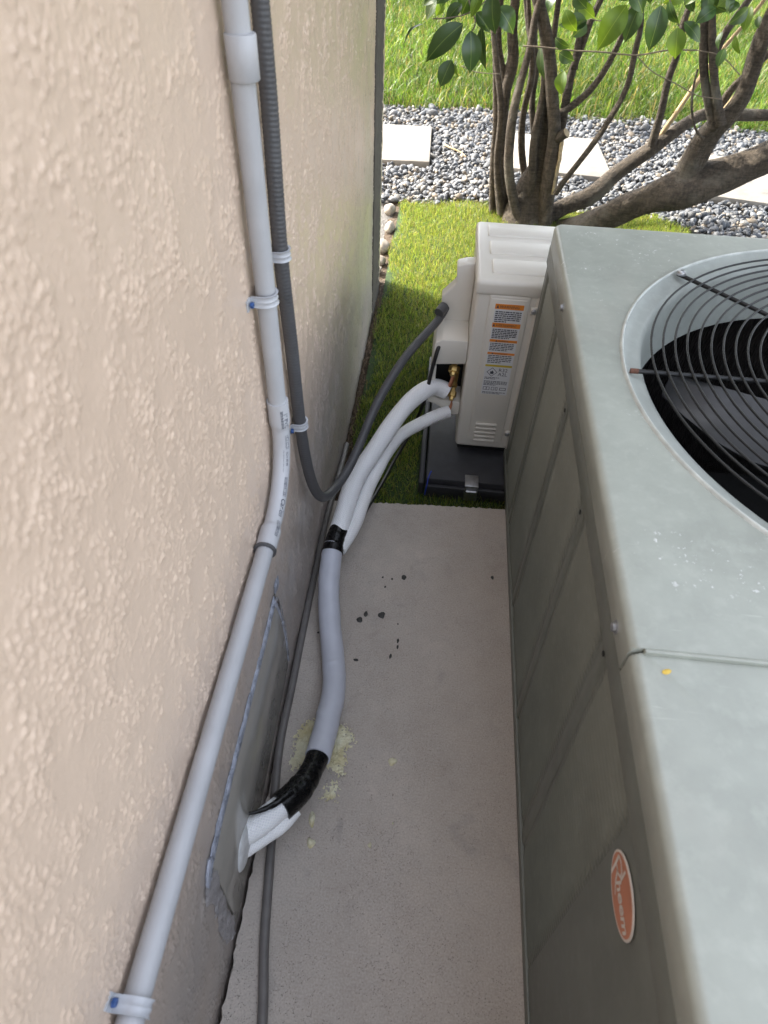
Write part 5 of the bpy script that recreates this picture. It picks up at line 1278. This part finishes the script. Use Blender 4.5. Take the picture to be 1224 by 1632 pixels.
def foam_patch(poly, h, seed):
    P = np.array(poly); d = 0.0016; pad = 0.010
    x0, y0 = P.min(0)-pad; x1, y1 = P.max(0)+pad
    xs = np.arange(x0, x1, d); ys = np.arange(y0, y1, d); X, Y = np.meshgrid(xs, ys)
    inside = np.zeros(X.shape, bool); dist = np.full(X.shape, 9.0)
    for i in range(len(P)):
        a = P[i]; c = P[(i+1) % len(P)]
        cond = ((a[1] > Y) != (c[1] > Y))
        with np.errstate(divide='ignore', invalid='ignore'):
            inside ^= cond & (X < (c[0]-a[0])*(Y-a[1])/(c[1]-a[1])+a[0])
        e = c-a; t = np.clip(((X-a[0])*e[0]+(Y-a[1])*e[1])/(e@e), 0, 1)
        dist = np.minimum(dist, np.hypot(X-a[0]-t*e[0], Y-a[1]-t*e[1]))
    s = np.where(inside, dist, -dist)
    s = s+0.0045*fft_noise(X.shape, (d, d), 0.005, seed)+0.004*fft_noise(X.shape, (d, d), 0.012, seed+1)
    n1 = fft_noise(X.shape, (d, d), 0.0028, seed+2); n2 = fft_noise(X.shape, (d, d), 0.010, seed+3)
    Z = np.clip(s/0.006, 0, 1)**0.6*h*np.clip(0.55+0.22*n1+0.28*n2, 0.08, 1.6)
    keep = s > 0
    ny, nx = X.shape; V = np.stack([X, Y, np.maximum(Z, 0.0004)], -1).reshape(-1, 3)
    k = keep[:-1, :-1] & keep[1:, :-1] & keep[:-1, 1:] & keep[1:, 1:]
    idx = (np.arange(ny-1)[:, None]*nx+np.arange(nx-1)[None, :])[k]
    F = np.stack([idx, idx+1, idx+nx+1, idx+nx], -1)
    used = np.unique(F); re = np.full(len(V), -1); re[used] = np.arange(len(used))
    return V[used], re[F]
tag(obj('foam_residue', foam_patch([(-0.16+(x+0.16)*1.10, 0.615+(y-0.615)*1.08) for x, y in FOAM], 0.0050, 1), M['foam'], loc=(-0.16, 0.62, 0), smooth=180), 'large pale yellow smear of dried foam under the grey sleeve', 'foam')
tag(obj('foam_residue', foam_patch(FOAM2, 0.003, 2), M['foam'], loc=(-0.13, 0.51, 0), smooth=180), 'small crumbly foam patch just nearer than the large yellow smear', 'foam')
fl = ['teardrop crumb of pale foam nearest the taped white pipes', 'broken pale foam crumb nearer than the teardrop crumb', 'lone pale foam crumb out in the middle of the slab', 'tiny pale crumb by the dark scuff on the near slab', 'tiny pale speck in the middle of the near slab']
for i, (x, y, w, h) in enumerate(FOAMBITS):
    s = 1.55/1040/4.371
    tag(obj('foam_crumb', blob((x, y, 0), w*s*0.5, h*s*0.62, 0.005, 200+i, 12, 0, 0.25), M['foam'], loc=(x, y, 0), smooth=60), fl[i], 'foam', 'foam crumbs on the slab')
tag(obj('leaf_flake', blob((PLAYLEAF[0]+0.003, PLAYLEAF[1], ZT-0.0055), 0.0075, 0.0045, 0.0012, 300, 8, 0.4, 0.3), M['yleaf'], loc=PLAYLEAF), 'tiny yellow leaf flake on the grey lid nearer than its seam', 'leaf')

# ------------------------------------------------------------------ pavers, gravel, river stones
def paver(name, pts, label):
    b = bmesh.new()
    pts = [Vector((x, y, 0)) for x, y in pts]
    lo = [b.verts.new((p.x, p.y, -0.115)) for p in pts]; hi = [b.verts.new((p.x, p.y, -0.068)) for p in pts]
    b.faces.new(lo[::-1]); b.faces.new(hi)
    for i in range(4): b.faces.new((lo[i], lo[(i+1) % 4], hi[(i+1) % 4], hi[i]))
    bmesh.ops.bevel(b, geom=b.edges[:], offset=0.006, segments=2, profile=0.5, affect='EDGES')
    c = sum(pts, Vector())/4
    tag(obj(name, b, M['paver'], loc=(c.x, c.y, -0.115), smooth=40), label, 'stepping stone', 'stepping stones in the gravel')
paver('stepping_stone', [(-0.72, 4.50), (-0.105, 4.53), (-0.122, 5.21), (-0.74, 5.19)], 'pale square stepping stone next to the house corner')
paver('stepping_stone', [(0.43, 4.52), (1.062, 4.455), (1.04, 5.165), (0.45, 5.19)], 'pale square stepping stone behind the upright stems')
paver('stepping_stone', [(1.56, 4.30), (2.17, 4.17), (2.25, 4.93), (1.62, 5.02)], 'pale square stepping stone behind the dark leaning trunk')
paver('stepping_stone', [(2.35, 3.70), (2.95, 3.60), (3.05, 4.20), (2.45, 4.30)], 'pale stepping stone at the far right below the thick trunk')

def ico(sub):
    b = bmesh.new(); bmesh.ops.create_icosphere(b, subdivisions=sub, radius=1.0)
    V = np.array([v.co[:] for v in b.verts]); F = np.array([[v.index for v in f.verts] for f in b.faces]); b.free(); return V, F
IV, IF = ico(2)
def in_paver(x, y):
    return (-0.74 < x < -0.10 and 4.51 < y < 5.20) or (0.44 < x < 1.05 and 4.50 < y < 5.18) or (1.60 < x < 2.2 and 4.25 < y < 4.97) or (2.4 < x < 3.0 and 3.68 < y < 4.25)
def gravel():
    g = np.random.default_rng(21); Vs = []; Fs = []; Cs = []; n = 0
    pal = np.array([(0.15, 0.163, 0.185), (0.105, 0.117, 0.138), (0.21, 0.215, 0.225), (0.36, 0.345, 0.315), (0.28, 0.215, 0.14), (0.065, 0.07, 0.08), (0.18, 0.187, 0.20)])
    variants = []
    for k in range(8):
        V = IV.copy()
        for _ in range(4):
            d = g.normal(0, 1, 3); d /= np.linalg.norm(d); V = V*(1+0.16*np.sin(2.1*(V@d)[:, None]+g.uniform(0, 6)))
        for _ in range(6):                                   # a few broken facets
            d = g.normal(0, 1, 3); d /= np.linalg.norm(d); h = V@d; c = g.uniform(0.5, 0.75); V = V-np.clip(h-c, 0, None)[:, None]*d*0.85
        variants.append(V)
    pts = []
    cell = 0.0255
    for y in np.arange(3.60, 5.86, cell):
        for x in np.arange(-1.15, 3.35, cell):
            pts.append((x+g.uniform(-0.5, 0.5)*cell, y+g.uniform(-0.5, 0.5)*cell))
    for x, y in pts:
        edge_n = 3.985+0.035*math.sin(7*x)+0.02*math.sin(19*x)+g.uniform(-0.02, 0.03)-0.45*min(1, max(0, (x-1.25)/0.5))
        edge_f = 5.76-0.06*max(0, x-0.9)+0.04*math.sin(5*x)
        if y < edge_n or y > edge_f or in_paver(x, y): continue
        if x < -0.35 and y < 3.9: continue
        r = 0.0165*math.exp(g.normal(0, 0.30)); sc = np.array([r*g.uniform(0.9, 1.35), r*g.uniform(0.7, 1.0), r*g.uniform(0.5, 0.8)])
        V = variants[g.integers(8)]*sc
        a, b_, c_ = g.uniform(0, 6.28), g.normal(0, 0.45), g.normal(0, 0.45)
        Rz = np.array([[math.cos(a), -math.sin(a), 0], [math.sin(a), math.cos(a), 0], [0, 0, 1]]); Rx = np.array([[1, 0, 0], [0, math.cos(b_), -math.sin(b_)], [0, math.sin(b_), math.cos(b_)]]); Ry = np.array([[math.cos(c_), 0, math.sin(c_)], [0, 1, 0], [-math.sin(c_), 0, math.cos(c_)]])
        V = V@(Rz@Rx@Ry).T+np.array([x, y, -0.112+g.uniform(0, 0.022)])
        pal_ = 0.62*pal+0.38*np.array([0.125, 0.133, 0.148])
        c = pal_[g.choice(7, p=[.22, .18, .16, .14, .12, .10, .08])]*g.uniform(0.55, 0.92)
        Vs.append(V); Fs.append(IF+n); Cs.append(np.tile([*c, 1], (len(V), 1))); n += len(V)
    return np.concatenate(Vs), np.concatenate(Fs), np.concatenate(Cs)
gv, gf, gc = gravel()
tag(obj('gravel', (gv, gf), M['gravel'], smooth=180, col=gc, loc=(0.8, 4.9, -0.11)), 'blue grey and white gravel bed between the turf and the lawn', 'gravel', kind='stuff')
def river_stone(i, p, r, label):
    b = bmesh.new(); bmesh.ops.create_icosphere(b, subdivisions=3, radius=1.0); g = np.random.default_rng(500+i)
    d = g.normal(0, 1, 3)
    for v in b.verts:
        q = 1+0.17*math.sin(2.3*(v.co.x*d[0]+v.co.y*d[1])+i)+0.10*math.sin(3.5*v.co.z*d[2]+2*v.co.y)+0.06*math.sin(6*v.co.x+i)
        v.co = Vector((p[0]+v.co.x*r*0.85*q, p[1]+v.co.y*r*1.25*q, p[2]+v.co.z*r*0.75*q))
    tag(obj('river_stone', b, M['stone'], loc=(p[0], p[1], p[2]-r*0.6), smooth=180), label, 'stone', 'pale stones along the wall foot')
rl = ['pale stone lying just beyond the house corner', 'second pale stone from the far end of the stones by the house corner', 'middle pale stone of the row along the wall foot', 'fourth pale stone of the row, beside the dark debris', 'nearest pale stone of the row at the wall foot']
for i, p in enumerate(STONES): river_stone(i, (p[0]-0.004+(0.035 if i < 2 else 0), p[1], -0.098), (0.040, 0.036, 0.038, 0.028, 0.024)[i], rl[i])

# ------------------------------------------------------------------ grass
def blades(n, xr, yr, z, length, width, lean, pal, seed, accept=None, seg=2, mean_bend=0.5):
    g = np.random.default_rng(seed)
    x = g.uniform(*xr, n); y = g.uniform(*yr, n)
    if accept is not None:
        k = accept(x, y, g); x = x[k]; y = y[k]; n = len(x)
    L = length*np.exp(g.normal(0, 0.28, n)); W = width*g.uniform(0.7, 1.3, n)
    a = g.uniform(0, 2*math.pi, n); dirv = np.stack([np.cos(a), np.sin(a)], -1)
    side = np.stack([-np.sin(a), np.cos(a)], -1)
    side = np.where(g.random(n)[:, None] < 0.5, side, dirv)
    ln = np.abs(g.normal(0, lean, n))+0.05
    rows = []
    ts = (0.0, 0.5, 0.82, 1.0) if seg == 3 else (0.0, 0.55, 1.0)
    for t in ts:
        hx = ln*t*t*(mean_bend+0.5); zz = t*np.sqrt(np.clip(1-(ln*t*0.7)**2, 0.12, 1))
        c = np.stack([x+dirv[:, 0]*L*hx, y+dirv[:, 1]*L*hx, z+L*zz], -1)
        w = W*(1.0, 0.95, 0.6, 0)[ts.index(t)]/2 if seg == 3 else W*(1.0, 0.75, 0)[ts.index(t)]/2
        s3 = np.concatenate([side, np.zeros((n, 1))], 1)
        if t < 1: rows += [c-s3*w[:, None], c+s3*w[:, None]]
        else: rows.append(c)
    V = np.stack(rows, 1); m = V.shape[1]
    base = np.arange(n)[:, None]*m
    tris = []
    nq = len(ts)-2
    for q in range(nq):
        tris += [[2*q, 2*q+1, 2*q+3], [2*q, 2*q+3, 2*q+2]]
    tris.append([2*nq, 2*nq+1, m-1])
    F = (base[:, None, :]+np.array(tris)[None]).reshape(-1, 3)
    pal = np.array(pal); c = pal[g.integers(len(pal), size=n)]*g.uniform(0.70, 1.3, (n, 1))
    pt = 0.5+0.25*np.sin(2.1*x+1.3*y)+0.25*np.sin(4.3*x-3.1*y+1.7*np.sin(1.9*y)); c = c*(0.78+0.4*pt)[:, None]
    dry = g.random(n) < 0.07; c[dry] = np.array([0.26, 0.21, 0.10])*g.uniform(0.6, 1.2, (dry.sum(), 1))
    C = np.repeat(np.concatenate([c, np.ones((n, 1))], 1), m, 0)
    return V.reshape(-1, 3), F, C
def turf_ok(x, y, g):
    edge_n = 3.975+0.03*np.sin(7*x)-0.45*np.clip((x-1.25)/0.5, 0, 1)
    k = (y < edge_n+g.normal(0, 0.015, len(x))) & (x > -0.235+0.02*np.sin(9*y)+g.normal(0, 0.008, len(x)))
    k &= ~((x > 0.0) & (x < 0.72) & (y > 1.555) & (y < 2.31))
    k &= y > 1.412+0.058*np.clip(x+0.23, 0, 3)
    k &= (x < 0.62) | (y > 3.1)
    return k
v, f, c = blades(135000, (-0.26, 1.4), (1.40, 4.02), -0.104, 0.024, 0.0022, 0.55, [(0.165, 0.235, 0.045), (0.115, 0.18, 0.032), (0.23, 0.275, 0.06), (0.27, 0.265, 0.09)], 31, turf_ok)
tag(obj('turf', (v, f), M['turf'], col=c, loc=(0.3, 2.7, -0.1)), 'short green turf strip between slab and gravel', 'turf', kind='stuff')
def lawn_ok(x, y, g):
    ed = 5.73-0.06*np.clip(x-0.9, 0, 3)+0.04*np.sin(5*x)+0.03*np.sin(13*x)
    return (y > ed+g.normal(0, 0.03, len(x))) & (x > -0.6-0.12*(y-5)) & (x < 2.9+0.35*(y-5.5))
LP = [(0.082, 0.150, 0.026), (0.062, 0.122, 0.020), (0.115, 0.175, 0.038), (0.045, 0.09, 0.015), (0.145, 0.165, 0.06)]
v, f, c = blades(115000, (-1.3, 5.2), (5.6, 11.6), -0.115, 0.090, 0.0075, 0.75, LP, 32, lawn_ok, 3)
tag(obj('lawn_grass', (v, f), M['lawn'], col=c, loc=(1.5, 8, -0.11)), 'lush bright green lawn beyond the gravel', 'grass', kind='stuff')
def debris():
    g = np.random.default_rng(77); out = []
    for i in range(330):
        y = g.uniform(1.45, 2.95); x = -0.266+abs(g.normal(0, 0.014)); a = g.uniform(0, 6.28); L = g.uniform(0.008, 0.035); w = g.uniform(0.001, 0.004); z = -0.105+g.uniform(0, 0.025)
        d = np.array([math.cos(a)*0.5, math.sin(a), g.normal(0, 0.35)])*L/2; s = np.array([-math.sin(a), math.cos(a), 0.3])*w/2; p = np.array([x, y, z]); u = np.array([0, 0, w*0.6])
        V = [p-d-s, p-d+s, p+d+s, p+d-s, p-d+u, p+d+u]
        out.append((V, [(0, 1, 2, 3), (0, 4, 5, 3), (1, 4, 5, 2), (0, 4, 1), (3, 5, 2)]))
    return merge(out)
tag(obj('plant_debris', debris(), M['debris'], loc=(-0.26, 2.2, -0.1)), 'dry brown debris along the foot of the wall', 'debris', kind='stuff')

# ------------------------------------------------------------------ multi-stemmed tree
tree = thing('ficus_tree', 'multi stemmed broadleaf tree with smooth brown limbs behind the two units', 'tree', (0.5, 3.8, -0.11))
names = {'stump': 'trunk', 'trunk': 'trunk', 'trunk_fork': 'trunk'}
for i, (k, pts) in enumerate(STEMS.items()):
    P = catmull(np.array(pts), 0.03); P[:, :3] = smooth_path(P[:, :3], 2)
    nm = names.get(k, 'limb' if k in ('limb', 'main', 'rear_left', 'rear_bough') else 'stem')
    seg = 22 if nm == 'trunk' else 14
    g = np.random.default_rng(900+i); ph = g.uniform(0, 6.28, 6)
    amp = 0.20 if nm == 'trunk' else 0.11
    def bp(S, A, ph=ph, amp=amp): return 1+amp*(0.5*np.sin(3*A+6*S+ph[0])+0.35*np.sin(2*A-9*S+ph[1])+0.35*np.sin(14*S+ph[2])+0.25*np.sin(5*A+23*S+ph[3]))
    mat = M['pale_bark'] if k in ('limb_pale', 'pale_shoot') else M['bark']
    obj(nm, tube(P, np.clip(P[:, 3], 0.003, 1), seg, True, bp)[0], mat, tree, smooth=180)
for tw in TWIGS:
    P = catmull(np.array(tw), 0.02)
    obj('twig', tube(P, np.clip(P[:, 3]*0.72, 0.0012, 1), 8)[0], M['twig'], tree, smooth=180)
# sawn stub and scar on the main stem
st = obj('cut_stub', tube(np.linspace((0.560, 3.765, 0.345), (0.597, 3.742, 0.383), 8), np.array([0.020, 0.022, 0.024, 0.025, 0.025, 0.024, 0.024, 0.023]), 16, True, lump(71, 0.22, 0.04))[0], M['bark'], tree, smooth=40)
obj('cut_face', lathe([(0.022, 0.0), (0.0215, 0.0015), (0.008, 0.0025)], (0.598, 3.7414, 0.384), (0.64, -0.4, 0.66), 18), M['cut'], st)
obj('bark_scar', tube(catmull(np.array([(0.586, 3.758, 0.34), (0.592, 3.752, 0.25), (0.590, 3.754, 0.17), (0.590, 3.745, 0.08)]), 0.02), 0.010, 10, True, lump(72, 0.4, 0.08))[0], M['cut'], tree, smooth=60)
def leaf_mesh(b, t, W, tw, seed):
    g = np.random.default_rng(seed)
    b = np.array(b); t = np.array(t); ax = t-b; L = np.linalg.norm(ax); ax /= L
    view = np.array([0, 0, 1.5])-(b+t)/2; nrm = view-ax*(view@ax); nrm /= np.linalg.norm(nrm); sd = np.cross(ax, nrm)
    nr = nrm*math.cos(tw)+sd*math.sin(tw); sr = np.cross(ax, nr)
    n = 13; V = []; uv = []; F = []
    curl = g.uniform(0.04, 0.16)*L; fold = g.uniform(0.12, 0.35)
    prof = lambda s: (math.sin(math.pi*min(1, s**0.82))**0.85)*(1 if s < 0.9 else max(0.08, (1-s)/0.1*0.75+0.1))
    for i in range(n):
        s = i/(n-1); w = W/2*max(0.03, prof(s)); c = b+ax*L*s+nr*curl*(math.sin(math.pi*s)-0.9*s*s)
        wav = 0.012*W*math.sin(9*s+seed)
        for u in (-1, -0.5, 0, 0.5, 1):
            V.append(c+sr*w*u+nr*(abs(u)*w*fold+wav*abs(u))); uv.append((s, u*w/(W/2)))
    for i in range(n-1):
        for j in range(4): F.append((i*5+j, i*5+j+1, (i+1)*5+j+1, (i+1)*5+j))
    return (V, F), uv
for i, (b, t, W, kind, tw) in enumerate(LEAVES):
    vf, uv = leaf_mesh(b, t, W, tw, i)
    obj('leaf', vf, (M['leaf_dark'], M['leaf_gloss'], M['leaf_bright'])[kind], tree, smooth=180, uv=uv)
def crown():
    g = np.random.default_rng(55); Vs = []; Cs = []
    cl = [(g.uniform(-0.1, 3.2), g.uniform(3.0, 5.6), g.uniform(1.8, 3.3), g.uniform(0.25, 0.5)) for _ in range(CROWN_N)]
    cl += [(g.uniform(0.1, 2.6), g.uniform(2.1, 3.4), g.uniform(1.95, 3.2), g.uniform(0.22, 0.42)) for _ in range(55)]
    cl += [(g.uniform(-3.0, -0.6), g.uniform(6.6, 8.0), g.uniform(1.8, 2.8), g.uniform(0.15, 0.3)) for _ in range(8)]
    for cx, cy, cz, cr in cl:
        n = int(300*cr/0.4)
        p = np.array([cx, cy, cz])+g.normal(0, 0.5, (n, 3))*cr*np.array([1.1, 1.1, 0.8])
        p = p[p[:, 2] > 1.6]; n = len(p)
        d = g.normal(0, 1, (n, 3)); d[:, 2] -= 0.6; d /= np.linalg.norm(d, axis=1)[:, None]
        o = g.normal(0, 1, (n, 3)); s = np.cross(d, o); s /= np.linalg.norm(s, axis=1)[:, None]
        L = g.uniform(0.07, 0.13, (n, 1)); W = L*0.24
        V = np.stack([p-d*L/2, p+s*W, p+d*L/2, p-s*W], 1); Vs.append(V)
        c = np.array([(0.035, 0.07, 0.02)])*g.uniform(0.7, 1.6, (n, 1)); Cs.append(np.repeat(np.concatenate([c, np.ones((n, 1))], 1), 4, 0))
    V = np.concatenate(Vs).reshape(-1, 3); F = np.arange(len(V)).reshape(-1, 4)
    return V, F, np.concatenate(Cs)
v, f, c = crown()
cr_ = obj('crown', (v, f), M['crown'], tree, col=c)
cr_['kind'] = 'stuff'

tp = catmull(np.array([(-0.02, 4.86, -0.070), (0.03, 4.78, -0.062), (0.09, 4.73, -0.066), (0.13, 4.66, -0.070)]), 0.02)
tag(obj('dry_twig', tube(tp, np.linspace(0.007, 0.004, len(tp)), 8, True, lump(81, 0.3, 0.06))[0], M['pale_bark'], smooth=180, loc=tuple(tp[0])), 'pale dry twig lying on the gravel beside a stepping stone', 'twig')
